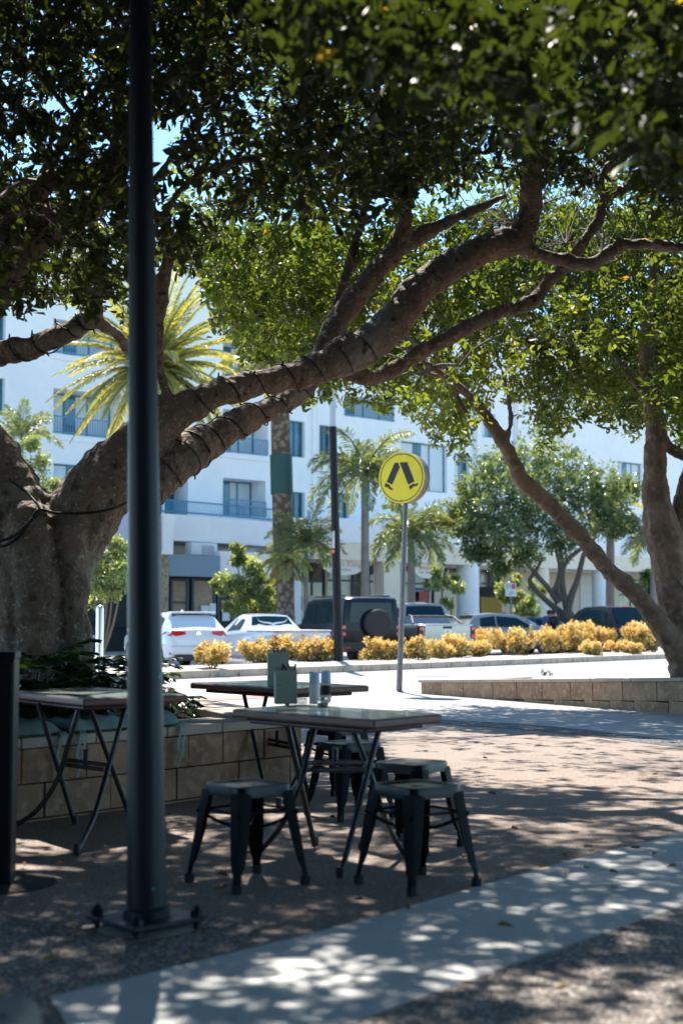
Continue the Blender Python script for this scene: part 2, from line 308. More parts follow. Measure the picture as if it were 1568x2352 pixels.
def rosettes(C, T, m, size, spread=.10, up=.35, lrnd=None, wr=.46, jit=.25):
    n = len(C); T = norm(T)
    C2 = np.repeat(C, m, 0); T2 = np.repeat(T, m, 0); k = n * m
    P = C2 + T2 * rng.uniform(-spread, spread * .3, (k, 1)) + rng.normal(0, spread * jit, (k, 3))
    D = norm(rng.normal(0, 1, (k, 3))) + T2 * .7; D[:, 2] -= .15
    N = rng.normal(0, .75, (k, 3)); N[:, 2] += up + .5
    L = size * rng.uniform(.6, 1.15, k)
    base = rng.uniform(0, .85, n) if lrnd is None else lrnd
    rn = np.clip(np.repeat(base, m) * .7 + rng.uniform(0, .33, k), 0, 1)
    rn[rng.uniform(0, 1, k) > .9975] = 1
    return P, D, N, L, L * wr * rng.uniform(.8, 1.1, k), rn
def in_poly(x, y, poly):
    inside = np.zeros(len(x), bool); n = len(poly); j = n - 1
    for i in range(n):
        xi, yi = poly[i]; xj, yj = poly[j]
        c = ((yi > y) != (yj > y)) & (x < (xj - xi) * (y - yi) / ((yj - yi) + 1e-12) + xi)
        inside ^= c; j = i
    return inside
sun_np = np.array(sdir)
LIT = [([(860, 1690), (1000, 1688), (1568, 1722), (2200, 1790), (2200, 1860), (1568, 1800), (1300, 1786), (1100, 1758), (1000, 1730), (880, 1712)], .03),
       ([(1568, 1800), (2200, 1860), (2200, 1960), (1568, 1905), (1340, 1880), (1360, 1842)], .35),
       ([(1150, 1870), (1290, 1870), (1500, 1930), (1400, 1950), (1200, 1925), (1120, 1890)], .35),
       ([(560, 1300), (3000, 1300), (3000, 1560), (960, 1572), (600, 1600)], 0.0),
       ([(1250, 2300), (1568, 2240), (1900, 2200), (1900, 2500), (1000, 2500)], .3)]
def sun_keep(C, lit=LIT):
    g = C - sun_np * (C[:, 2:3] / sun_np[2]); gx, gy = proj(g); k = np.ones(len(C))
    front = g[:, 1] > 1.5
    for poly, p in lit: k[in_poly(gx, gy, poly) & front] = p
    return k
# ------------------------------------------------------------------ big trees
def limb(ctrl, D=None, k=7, wob=.06):
    pts = [tuple(V(c[0], c[1], c[2] if len(c) > 3 else D)) + ((c[-1] / F * (c[2] if len(c) > 3 else D)),) for c in ctrl]
    q = catmull(pts, k); P = [Vector(a[:3]) for a in q]; R = [a[3] * (1 + random.uniform(-wob, wob)) for a in q]
    return P, R
def remesh(o, vox, sm=4):
    r = o.modifiers.new('remesh', 'REMESH'); r.mode = 'VOXEL'; r.voxel_size = vox; r.use_smooth_shade = True
    s = o.modifiers.new('smooth', 'SMOOTH'); s.factor = .5; s.iterations = sm
    t = bpy.data.textures.get('barkdisp') or bpy.data.textures.new('barkdisp', 'CLOUDS'); t.noise_scale = .13; t.noise_depth = 3
    d = o.modifiers.new('disp', 'DISPLACE'); d.texture = t; d.strength = .06; d.mid_level = .5; d.texture_coords = 'LOCAL'
def twigs(mb, src, targets, n=5, r0=.02, lmax=4.5, out=None):
    """thin branches reaching from the nearest limb point to each target"""
    S = np.array([tuple(p) for p in src])
    for T in targets:
        d = np.linalg.norm(S - T, axis=1); i = int(np.argmin(d * rng.uniform(.75, 1.25, len(d)))); a = Vector(S[i]); b = Vector(T); L = (b - a).length
        if L < .12 or L > lmax: continue
        c = a.lerp(b, .5) + Vector(rng.normal(0, .16 * L, 3)) + Vector((0, 0, .12 * L))
        pts = [a * (1 - t) ** 2 + c * 2 * t * (1 - t) + b * t * t + Vector(rng.normal(0, .018 * L, 3)) * (0 < t < 1) for t in [j / n for j in range(n + 1)]]
        rr = r0 * min(1, .4 + L * .3)
        if out is not None: out += pts[2:]
        if True: mb.tube(pts, [rr * (1 - .8 * j / n) for j in range(n + 1)], 5, cap=False)
D1 = 11.0
L1 = {
 'trunk': [(60, 1800, 11, 170), (70, 1660, 11, 148), (85, 1560, 11, 128), (75, 1420, 11, 120), (82, 1300, 11, 122), (105, 1225, 11, 105)],
 'trunkb': [(120, 1760, 10.9, 110), (125, 1560, 10.9, 80), (118, 1440, 10.9, 74), (138, 1300, 10.9, 76), (200, 1180, 10.9, 76), (262, 1085, 10.9, 72)],
 'right': [(140, 1270, 11, 90), (210, 1150, 11, 82), (262, 1085, 11, 76), (330, 1010, 11, 56), (400, 955, 11, 42), (480, 912, 11, 37), (580, 882, 11.1, 31), (680, 862, 11.2, 34), (770, 828, 11.3, 42), (850, 790, 11.4, 44), (905, 738, 11.5, 42), (960, 668, 11.6, 40), (1040, 608, 11.7, 37), (1120, 570, 11.8, 35), (1190, 548, 11.9, 34)],
 'up': [(1180, 560, 11.9, 32), (1212, 500, 11.9, 27), (1222, 420, 11.8, 25), (1222, 330, 11.7, 23), (1216, 230, 11.6, 21), (1235, 120, 11.5, 18), (1260, 0, 11.3, 15), (1300, -160, 11, 11)],
 'rightfork': [(1190, 560, 11.9, 26), (1240, 585, 12, 17), (1300, 598, 12.1, 16), (1355, 606, 12.1, 17), (1395, 580, 12.1, 15), (1440, 560, 12.1, 14), (1500, 562, 12, 13), (1590, 568, 11.9, 11), (1700, 550, 11.8, 8)],
 'lower': [(290, 1150, 11, 60), (345, 1105, 11.05, 58), (390, 1070, 11.1, 54), (435, 1038, 11.25, 50), (480, 1014, 11.4, 42), (550, 972, 11.6, 36), (625, 938, 11.8, 27), (690, 902, 12, 22), (735, 830, 12.1, 27), (760, 770, 12.3, 28), (800, 705, 12.5, 28), (850, 640, 12.7, 27), (905, 580, 12.9, 24), (960, 545, 13, 20), (1010, 518, 13, 16), (1070, 490, 13.1, 12), (1160, 450, 13.2, 8)],
 'lowup': [(895, 590, 12.9, 22), (925, 530, 12.9, 20), (932, 470, 12.9, 16), (925, 400, 12.8, 13), (900, 300, 12.7, 9)],
 'third': [(770, 840, 11.5, 26), (830, 864, 11.6, 21), (880, 862, 11.7, 19), (935, 828, 11.8, 18), (1035, 772, 12, 18), (1135, 722, 12.2, 17), (1225, 690, 12.3, 17), (1258, 645, 12.4, 15), (1305, 605, 12.5, 14), (1340, 555, 12.5, 14), (1374, 500, 12.5, 13), (1392, 455, 12.5, 13), (1440, 432, 12.5, 11), (1500, 415, 12.5, 8)],
 'third2': [(1390, 460, 12.5, 12), (1378, 415, 12.5, 11), (1405, 375, 12.5, 11), (1450, 345, 12.5, 10), (1500, 322, 12.5, 8), (1590, 305, 12.5, 6)],
 'left': [(70, 1300, 11, 105), (30, 1200, 11, 100), (-10, 1110, 11, 90), (-80, 1000, 10.9, 80), (-170, 880, 10.8, 66), (-260, 700, 10.6, 52)],
 'leftb': [(-150, 900, 10.8, 60), (-90, 770, 10.4, 58), (-20, 660, 10.1, 55), (40, 590, 9.9, 46), (95, 540, 9.8, 36), (150, 505, 9.8, 30), (210, 472, 9.8, 28), (255, 430, 9.8, 24), (282, 380, 9.7, 21), (300, 320, 9.6, 20), (330, 250, 9.5, 20), (380, 190, 9.4, 20), (440, 130, 9.3, 19), (490, 60, 9.2, 17), (560, 5, 9.1, 14), (640, -80, 9, 10)],
 'leftc': [(60, 575, 9.8, 38), (88, 520, 9.7, 27), (92, 475, 9.7, 25), (95, 430, 9.6, 24), (135, 415, 9.6, 24), (190, 408, 9.6, 26), (240, 388, 9.6, 26), (272, 345, 9.6, 24), (278, 280, 9.6, 22), (270, 200, 9.5, 18), (290, 90, 9.4, 13)],
 'leftd': [(0, 660, 10.1, 40), (10, 560, 10.0, 26), (50, 470, 9.9, 16), (105, 400, 9.8, 14), (160, 300, 9.7, 13), (220, 210, 9.6, 11), (280, 110, 9.5, 8)],
 'hang': [(-110, 850, 10.5, 36), (-30, 818, 10.4, 30), (30, 806, 10.3, 29), (85, 795, 10.2, 28), (140, 768, 10.1, 27), (190, 742, 10.1, 25), (218, 722, 10, 19), (225, 670, 10, 17), (232, 620, 9.9, 15), (225, 560, 9.9, 9), (200, 500, 9.8, 6)],
 'hangb': [(205, 735, 10, 20), (245, 750, 10.1, 13), (280, 780, 10.3, 12), (310, 830, 10.6, 11), (345, 900, 10.9, 12), (375, 955, 11, 14)],
 'mid': [(395, 955, 11, 18), (382, 900, 10.9, 11), (365, 840, 10.8, 12), (362, 760, 10.7, 15), (368, 690, 10.6, 18), (378, 630, 10.5, 17), (390, 580, 10.4, 14), (380, 530, 10.3, 11), (385, 480, 10.2, 11), (425, 425, 10.2, 10), (475, 390, 10.2, 9), (560, 368, 10.2, 8), (640, 352, 10.2, 7), (720, 338, 10.2, 5)],
 'midb': [(365, 500, 10.2, 9), (340, 440, 10.1, 9), (375, 390, 10.1, 8), (430, 330, 10.1, 7), (520, 310, 10.1, 5), (600, 300, 10.1, 4)],
 'up2': [(735, 815, 12.1, 16), (770, 700, 12.6, 10), (800, 620, 13, 12), (815, 560, 13.2, 11), (835, 470, 13.3, 9), (820, 380, 13.4, 7)],
}
L1['ridge'] = [(190, 1120, 10.8, 44), (168, 1210, 10.75, 44), (165, 1300, 10.75, 42), (165, 1420, 10.8, 42), (172, 1560, 10.8, 46), (180, 1680, 10.75, 52)]
L1['ridgeb'] = [(60, 1180, 10.8, 50), (70, 1230, 10.7, 56), (85, 1330, 10.68, 56), (85, 1450, 10.7, 52), (80, 1600, 10.7, 56)]
P1 = V(85, 1640, 11.0); P1.z = 0
t1 = thing('fig_tree', 'big spreading fig tree in the left planter, cable wound round its crooked limbs', 'tree', P1)
mb = MB(); SK = {}
for k, c in L1.items():
    P, R = limb(c); SK[k] = (P, R); mb.tube(P, R, 12)
for a in (0.3, 1.3, 2.2, 3.1, 4.2, 5.3):
    b_ = Vector((math.cos(a), math.sin(a), 0)); c0 = P1 + Vector((-.05, 0, .35))
    mb.tube([c0 + b_ * .28 + Vector((0, 0, .55)), c0 + b_ * .42 + Vector((0, 0, .1)), c0 + b_ * .7 - Vector((0, 0, .3))], [.12, .14, .07], 8)
tr = mb.build('trunk', M['bark'], t1, world=True, fix=False); remesh(tr, .02)
# crown of the fig: volume stretched behind camera for shade, with sun gaps cut
YM1 = [(-400, 900), (0, 735), (60, 745), (130, 712), (200, 738), (290, 730), (315, 640), (370, 640), (430, 655), (465, 600), (520, 540), (600, 520), (800, 540), (880, 500), (1000, 450), (1080, 430), (1300, 440), (1400, 470), (1568, 520), (2400, 700)]
def ymax(x, tab): return np.interp(x, [a for a, b in tab], [b for a, b in tab])
def fbm(P, s, seed=0):
    r = np.random.default_rng(seed); out = 0
    for o_ in range(3):
        for _ in range(4):
            k = r.normal(0, 1, 3) * s * (1.9 ** o_); out = out + np.sin(P @ k + r.uniform(0, 6.28)) / (1.7 ** o_)
    return out / 3.2
def ray_gap(C, x, y, D_, r):
    p = np.array(V(x, y, D_)); q = C - p; t = q @ sun_np; dd = np.linalg.norm(q - t[:, None] * sun_np, axis=1)
    return np.where((dd < r) & (t > r * .9), .0, 1.0)
GAPS = [(1240, 120, 5.0, .85), (1460, 110, 5.0, .6), (900, 60, 5.0, .45), (190, 735, 10, .4), (590, 855, 11, .3), (340, 1085, 11, .35), (1440, 345, 12.5, .4), (700, 40, 4.9, .5), (1320, 580, 12, .3), (130, 430, 9.6, .25), (960, 660, 11.6, .25), (380, 620, 10.5, .3), (90, 1185, 10.6, .2)]
def canopy1(n):
    C = np.column_stack([rng.uniform(-11, 9, n), rng.uniform(-5.0, 14.5, n), rng.uniform(2.7, 7.6, n)])
    x, y = proj(C); vis = (x > -60) & (x < 1630) & (y > -40) & (y < 2352) & (C[:, 1] > 0)
    k = np.ones(n)
    k[vis & (y > ymax(x, YM1) - 25 * np.abs(np.sin(x * .045)) - rng.uniform(0, 30, n))] = 0
    near = vis & (C[:, 1] < 7.5)             # low outer boughs reach over the terrace only at the top
    lim = np.interp(x, [0, 300, 500, 620, 700, 1000, 1200, 1350, 1568], [70, 90, 20, 60, 120, 250, 300, 290, 430])
    k[(C[:, 1] < 1.5)] *= .5
    k[near & (y > lim * (.75 + .4 * np.abs(np.sin(x * .02 + 1))))] = 0
    k[(C[:, 1] < 4.2) & (C[:, 2] < 3.6)] = 0
    k[~vis & (C[:, 2] < 3.5)] = 0
    # thinner window with bare twigs at the right
    win = vis & (x > 1040) & (x < 1470) & (y > 290) & (y < 640); k[win] *= .10
    k[vis & (x > 350) & (x < 1040) & (y > 150) & (y < 460)] *= .8
    low = vis & (x < 480) & (y > 430) & (C[:, 1] < 12); k[low] *= 1.0
    f = fbm(C, 1.15, 3); k *= np.where(vis, np.clip(.46 + f * 2.6, .0, 1), np.clip(.8 + f * 1.5, .25, 1)); k[near] *= .4
    k[vis & (x < 640) & (y > 130) & (y < 560) & (C[:, 1] < 9.3)] *= .85
    gg = C - sun_np * (C[:, 2:3] / sun_np[2]); gx, gy = proj(gg); dk = in_poly(gx, gy, [(960, 1790), (1300, 1800), (1568, 1815), (1900, 1830), (1900, 2040), (1568, 2090), (1000, 2060)]) & (gg[:, 1] > 2)
    k[dk & (k > 0)] = np.maximum(k[dk & (k > 0)], .8)
    for g in GAPS: k *= ray_gap(C, *g)
    k[win & (f < -.1)] = 0
    k *= sun_keep(C)
    # blue gaps seen through the crown
    return C[rng.uniform(0, 1, n) < k]
C1 = canopy1(150000); open('/tmp/log.txt', 'w').write('c1 %d\n' % len(C1))
ns = 190; sx = rng.uniform(600, 1600, ns); sy = rng.uniform(-80, 1, ns) + np.interp(sx, [600, 700, 1000, 1200, 1400, 1600], [60, 160, 270, 330, 330, 430]) * rng.uniform(.1, 1, ns)
SP = np.array([tuple(V(x_, y_, D_)) for x_, y_, D_ in zip(sx, sy, rng.uniform(4.3, 6.2, ns))]); SP = SP[SP[:, 2] > 2.5]; C1 = np.concatenate([C1, SP])
T = norm(np.column_stack([rng.normal(0, 1, len(C1)), rng.normal(0, 1, len(C1)), rng.normal(.15, .6, len(C1))]))
m_ = 13
near = C1[:, 1] < 7.5
P, D, N, L, W, rn = rosettes(C1, T, m_, .105, .13, lrnd=np.clip(.45 + .3 * fbm(C1, 1.4, 9), 0, .8))
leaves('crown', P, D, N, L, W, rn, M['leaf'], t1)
mb = MB(); src = [p for k, (P_, R) in SK.items() if k not in ('trunk', 'trunkb', 'ridge', 'ridgeb', 'ridgec') for p in P_[::2] if p.z > 3.0]
o2 = []; twigs(mb, src, C1[rng.choice(len(C1), 260, replace=False)], 8, .024, 2.3, o2); src2 = src + o2
twigs(mb, src2, C1[rng.choice(len(C1), 2600, replace=False)], 4, .011, 1.1)
mb.build('branch', M['twig'], t1, world=True, smooth=180, fix=False)
# ---- second tree
L2 = {
 'trunk': [(1610, 1640, 19.3, 70), (1590, 1570, 19.3, 52), (1570, 1500, 19.3, 42), (1550, 1400, 19.3, 38), (1535, 1300, 19.3, 40), (1518, 1220, 19.3, 42), (1505, 1140, 19.3, 32), (1503, 1060, 19.3, 27), (1505, 980, 19.3, 25), (1490, 880, 19.3, 20), (1480, 780, 19.2, 15), (1500, 660, 19.1, 11), (1490, 560, 19, 8)],
 'trunkb': [(1575, 1480, 19.4, 36), (1560, 1350, 19.4, 28), (1560, 1230, 19.5, 26), (1565, 1140, 19.5, 18), (1590, 1060, 19.6, 15), (1640, 960, 19.7, 12), (1700, 820, 19.8, 9)],
 'left': [(1560, 1500, 19.2, 30), (1510, 1430, 19, 25), (1470, 1375, 18.8, 22), (1430, 1338, 18.7, 22), (1390, 1302, 18.6, 21), (1340, 1240, 18.5, 20), (1290, 1190, 18.4, 19), (1240, 1138, 18.3, 20), (1200, 1105, 18.2, 21), (1175, 1055, 18.2, 17), (1145, 1000, 18.2, 17), (1105, 942, 18.1, 14), (1060, 892, 18, 11), (1000, 850, 17.9, 8), (930, 800, 17.8, 6)],
 'leftb': [(1095, 985, 18.1, 8), (1072, 950, 18.1, 6), (1052, 920, 18.1, 6), (1030, 880, 18, 5), (990, 800, 18, 4)],
 'leftc': [(1165, 1010, 18.2, 8), (1172, 960, 18.3, 6), (1160, 880, 18.4, 5), (1130, 780, 18.5, 4)],
 'r': [(1510, 1000, 19.3, 16), (1540, 1030, 19.4, 14), (1590, 1060, 19.4, 12)],
 'u': [(1500, 920, 19.3, 14), (1440, 860, 19.1, 9), (1400, 800, 19, 8), (1340, 700, 18.8, 6), (1280, 600, 18.6, 5)],
 'u2': [(1492, 800, 19.2, 12), (1540, 700, 19.4, 9), (1600, 600, 19.5, 7)],
}
P2 = V(1580, 1560, 19.3); P2.z = 0
t2 = thing('fig_tree', 'brown barked tree rising from the right stone planter with one long limb leaning far left', 'tree', P2)
mb = MB(); SK2 = {}
for k, c in L2.items():
    P, R = limb(c); SK2[k] = (P, R); mb.tube(P, R, 10)
tr = mb.build('trunk', M['bark2'], t2, world=True, fix=False); remesh(tr, .03, 3)
YM2 = [(380, 520), (445, 610), (470, 700), (500, 785), (560, 840), (640, 850), (680, 935), (730, 935), (780, 915), (830, 950), (880, 965), (950, 975), (1000, 1040), (1040, 1075), (1085, 1060), (1105, 985), (1150, 925), (1200, 965), (1240, 1065), (1280, 1045), (1320, 980), (1380, 990), (1420, 1020), (1460, 1050), (1500, 985), (1568, 1040), (1900, 1060)]
def canopy2(n):
    C = np.column_stack([rng.uniform(-3.6, 10, n), rng.uniform(13.0, 24, n), rng.uniform(3.2, 12.5, n)])
    x, y = proj(C); k = np.ones(n)
    k[(y > ymax(x, YM2) - 22 * np.abs(np.sin(x * .05)) - rng.uniform(0, 25, n))] = 0
    k[x < 400] = 0; k[(y < 40)] *= .5
    k[(x < 620) & (C[:, 1] < 14.5)] = 0
    k[(x < 1700) & (y < 480) & (C[:, 2] > 6.5)] *= .3
    f = fbm(C, 1.1, 21); k *= np.clip(.55 + f * 2.2 + .6 * ((x < 820) & (y > 540)), .02, 1); k[(x < 900) & (y < 520)] *= .22
    lowfade = np.clip((ymax(x, YM2) - y) / 120, .45, 1); k *= lowfade
    k *= np.maximum(sun_keep(C, [([(860, 1682), (1000, 1680), (1568, 1700), (2300, 1780), (2300, 1960), (1568, 1905), (1300, 1850), (1100, 1800), (900, 1760)], .05), LIT[3]]), 0)
    win = (x > 1040) & (x < 1440) & (y > 300) & (y < 560); k[win] *= .9
    return C[rng.uniform(0, 1, n) < k]
C2 = canopy2(120000); open('/tmp/log.txt', 'a').write('c2 %d\n' % len(C2))
T = norm(np.column_stack([rng.normal(0, 1, len(C2)), rng.normal(0, 1, len(C2)), rng.normal(.1, .6, len(C2))]))
P, D, N, L, W, rn = rosettes(C2, T, 11, .115, .14, lrnd=np.clip(.42 + .35 * fbm(C2, 1.0, 5), 0, .85))
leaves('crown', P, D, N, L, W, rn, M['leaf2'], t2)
mb = MB(); src = [p for k, (P_, R) in SK2.items() for p in P_[::2] if p.z > 3.4]
o2 = []; twigs(mb, src, C2[rng.choice(len(C2), 320, replace=False)], 8, .024, 2.6, o2)
twigs(mb, src + o2, C2[rng.choice(len(C2), 2200, replace=False)], 4, .012, 1.5)
# the tangle of bare lit twigs at the upper right
src = [V(x, y, D_) for x, y, D_ in ((1240, 470, 15.5), (1300, 560, 15.8), (1180, 520, 15.4), (1380, 600, 16), (1340, 420, 15.6), (1230, 380, 15.2))]
tg = [tuple(V(random.uniform(1060, 1480), random.uniform(300, 620), random.uniform(14.6, 17))) for _ in range(150)]
twigs(mb, src, tg, 5, .014)
mb.build('branch', M['twig'], t2, world=True, smooth=180, fix=False)
# ---- cable of fairy lights wound round the limbs
def winding(key, i0, i1, turns, label, ph=0, D=None):
    P, R = SK[key]; n = len(P); a, b = int(i0 * (n - 1)), int(i1 * (n - 1)); P = P[a:b + 1]; R = R[a:b + 1]
    tot = len(P) - 1; pts = []; N = int(turns * 26)
    t = (P[1] - P[0]).normalized(); u = t.orthogonal().normalized(); frames = []
    for i in range(len(P)):
        q = (P[min(i + 1, tot)] - P[max(i - 1, 0)]).normalized(); u = (u - q * u.dot(q)).normalized(); frames.append((u.copy(), q.cross(u)))
    mb = MB()
    for j in range(N + 1):
        f = j / N * tot; i = min(int(f), tot - 1); e = f - i
        u1, w1 = frames[i]; an = ph + 2 * math.pi * turns * j / N + .35 * math.sin(j * .13)
        c = P[i].lerp(P[i + 1], e); r = (R[i] * (1 - e) + R[i + 1] * e) * .99 + .006
        d = u1 * math.cos(an) + w1 * math.sin(an); pts.append(c + d * r)
        if j % 9 == 4: mb.tube([pts[-1], pts[-1] + (d + t * random.uniform(-.8, .8)).normalized() * .035], [.009, .005], 5)
    o = thing('fairy_light_string', label, 'fairy lights', pts[0], 0, 'fairy light cables wound round the fig limbs')
    mb.tube(pts, .006, 6, cap=False); mb.build('cable', M['wire'], o, world=True, fix=False, smooth=180)
winding('right', .33, .66, 7, 'dark light cable wound round the upper right limb above the café tables')
winding('lower', .10, .52, 9, 'dark light cable wound closely round the lower forked limb', 1)
winding('hang', .12, .72, 6, 'dark light cable wound round the low hanging limb at the left edge', 2)
winding('leftb', .1, .42, 6, 'dark light cable wound round the shaded limb at the upper left', .5)
winding('leftc', .05, .5, 4, 'dark light cable wound round the thin crooked limb at the upper left', .5)
o = thing('fairy_light_string', 'dark light cable slung round the fork of the big trunk', 'fairy lights', V(100, 1175, 10.4), 0, 'fairy light cables wound round the fig limbs')
mb = MB(); mb.tube([Vector(p) for p in catmull([tuple(V(x, y, D_)) for x, y, D_ in ((-20, 1258, 10.55), (20, 1250, 10.52), (60, 1215, 10.5), (88, 1172, 10.55), (130, 1178, 10.58), (200, 1178, 10.6), (260, 1168, 10.6), (300, 1150, 10.7))], 6)], .011, 6)
mb.tube([Vector(p) for p in catmull([tuple(V(x, y, D_)) for x, y, D_ in ((-20, 1248, 10.5), (30, 1232, 10.48), (70, 1196, 10.5), (92, 1170, 10.52), (60, 1130, 10.6), (20, 1100, 10.5))], 6)], .011, 6)
mb.build('cable', M['wire'], o, world=True, fix=False, smooth=180)
# ------------------------------------------------------------------ planter walls
def block_wall(root, pts, z0s, z1s, courses, thick, seed, bl=(.32, .62), m='sand', name='block_course'):
    """pts: plan polyline (front face); blocks laid along it; z between z0s/z1s tapering"""
    r = random.Random(seed); P = [Vector((p[0], p[1], 0)) for p in pts]
    seg = [(P[i + 1] - P[i]).length for i in range(len(P) - 1)]; tot = sum(seg)
    def at(s):
        i = 0
        while i < len(seg) - 1 and s > seg[i]: s -= seg[i]; i += 1
        d = (P[i + 1] - P[i]).normalized(); return P[i] + d * s, d
    cs = [0] + list(courses)
    for k in range(len(courses)):
        mb = MB(); s = 0
        while s < tot - .02:
            L = min(r.uniform(*bl), tot - s)
            if tot - s - L < .12: L = tot - s
            p, d = at(s + L / 2); f = (s + L / 2) / tot
            top = z1s[0] * (1 - f) + z1s[1] * f
            a = max(top - (cs[-1] - cs[k]) , -.05) if True else 0
            b = top - (cs[-1] - cs[k + 1])
            if b > .01:
                nrm = Vector((-d.y, d.x, 0)); c = p + nrm * (thick / 2 + r.uniform(-.004, .004))
                mb.box((c.x, c.y, (a + b) / 2 - .002), (L - .008, thick, b - a - .007), math.atan2(d.y, d.x))
            s += L
        mb.build(name, M[m], root, world=True, bevel=.006)
A = Vector((-1.94, 8.47)); B = Vector((-.29, 10.48)); dv = (B - A).normalized(); A0 = A - dv * 5.2
C_ = Vector((-1.95, 14.6)); C0 = C_ + (C_ - B).normalized() * 1.5
pw = thing('planter_wall', 'low sandstone block seat wall of the left planter behind the café tables', 'stone wall', (A.x, A.y, 0))
block_wall(pw, [A0, B], (0, 0), (.44, .44), (.02, .23, .44), .2, 3)
block_wall(pw, [B - dv * .0, C0], (0, 0), (.44, .44), (.02, .23, .44), .2, 4)
# coping: front run, back run
def coping(pts, width, z0, z1, seed, root, over=.03):
    r = random.Random(seed); a, b = Vector(pts[0]), Vector(pts[1]); d = (b - a).normalized(); nr = Vector((-d.y, d.x)); tot = (b - a).length; s = 0; mb = MB()
    while s < tot - .01:
        L = min(r.uniform(.5, .62), tot - s); c = a + d * (s + L / 2) + nr * (width / 2 - over)
        mb.box((c.x, c.y, (z0 + z1) / 2), (L - .007, width, z1 - z0), math.atan2(d.y, d.x)); s += L
    return mb.build('coping', M['cope'], root, world=True, bevel=.008)
coping((A0, B - dv * .35), .5, .442, .505, 5, pw)
dv2 = (C0 - B).normalized(); coping((B + dv2 * .45, C0), .45, .442, .506, 6, pw)
mb = MB(); nr = Vector((-dv.y, dv.x)); nr2 = Vector((-dv2.y, dv2.x))
q = [B - dv * .355 - nr * .03, B + dv * .05 - nr * .0, B + dv2 * .445 - nr2 * .03, B + dv2 * .445 + nr2 * .42, B - dv * .355 + nr * .47]
mb.prism([(p.x, p.y) for p in q], .442, .507); mb.build('corner_stone', M['cope'], pw, world=True, bevel=.008)
mb = MB(); q = [A0 + nr * .15, B - dv * .1 + nr * .12, C0 + nr2 * .15, A0 + nr * 6]
mb.prism([(p.x, p.y) for p in q], .0, .36); o = mb.build('planter_soil', M['soil']); o['kind'] = 'structure'
# right planter wall
rp = thing('planter_wall', 'low sandstone block wall of the right planter, in full shade on its front', 'stone wall', (3, 21, 0))
RA = Vector((1.34, 24.2)); RB = Vector((4.47, 18.6)); RD = (RB - RA).normalized(); RC = RB + RD * 3.4
def taper(root):
    r = random.Random(11); tot = (RC - RA).length; a = math.atan2(RD.y, RD.x); nr = Vector((-RD.y, RD.x))
    top = lambda s: .19 + .245 * s / 6.41
    mb1, mb2, mb3 = MB(), MB(), MB()
    s = 0
    while s < tot - .05:
        L = min(r.uniform(.42, .85), tot - s); t = top(s + L / 2); h = min(.26, t)
        c = RA + RD * (s + L / 2) + nr * .12
        tl = Matrix.Rotation(a, 3, 'Z') @ Matrix.Rotation(-math.atan(.245 / 6.41), 3, 'Y')
        mb1.box((c.x, c.y, t - h / 2 - .0), (L - .010, .24, h), tilt=tl); s += L
    s = 1.2
    while s < tot - .05:
        L = min(r.uniform(.5, .85), tot - s); t = top(s + L / 2) - .266; 
        if t > .0:
            c = RA + RD * (s + L / 2) + nr * .12; mb2.box((c.x, c.y, t / 2 - .05), (L - .010, .236, t + .1), a)
        s += L
    s = -.05
    while s < tot - .05:
        L = min(r.uniform(.8, 1.0), tot - s); t = top(s + L / 2) + .024; c = RA + RD * (s + L / 2) + nr * .14
        tl = Matrix.Rotation(a, 3, 'Z') @ Matrix.Rotation(-math.atan(.245 / 6.41), 3, 'Y')
        mb3.box((c.x, c.y, t), (L - .010, .34, .046), tilt=tl); s += L
    mb1.build('block_course', M['sand'], root, world=True, bevel=.008); mb2.build('block_course', M['sand'], root, world=True, bevel=.008)
    mb3.build('coping', M['cope'], root, world=True, bevel=.006)
    b4 = MB(); p = RA + Vector((d_.x, d_.y)) * 1.6 + Vector((.12, .1)); b4.box((p.x, p.y, .09), (3.2, .22, .2), math.atan2(d_.y, d_.x)); b4.build('return_wall', M['sand'], root, world=True, bevel=.01)
taper(rp)
mb = MB(); a = RA + Vector((.35, .12)); b = RC + Vector((.2, .1)); dd = Vector((d_.x, d_.y))
mb.add([(a.x, a.y, .17), (b.x, b.y, .50), (b.x + dd.x * 9, b.y + dd.y * 9, .3), (a.x + dd.x * 3, a.y + dd.y * 3, .17)], [(0, 1, 2, 3)]); o = mb.build('planter_soil', M['soil']); o['kind'] = 'structure'
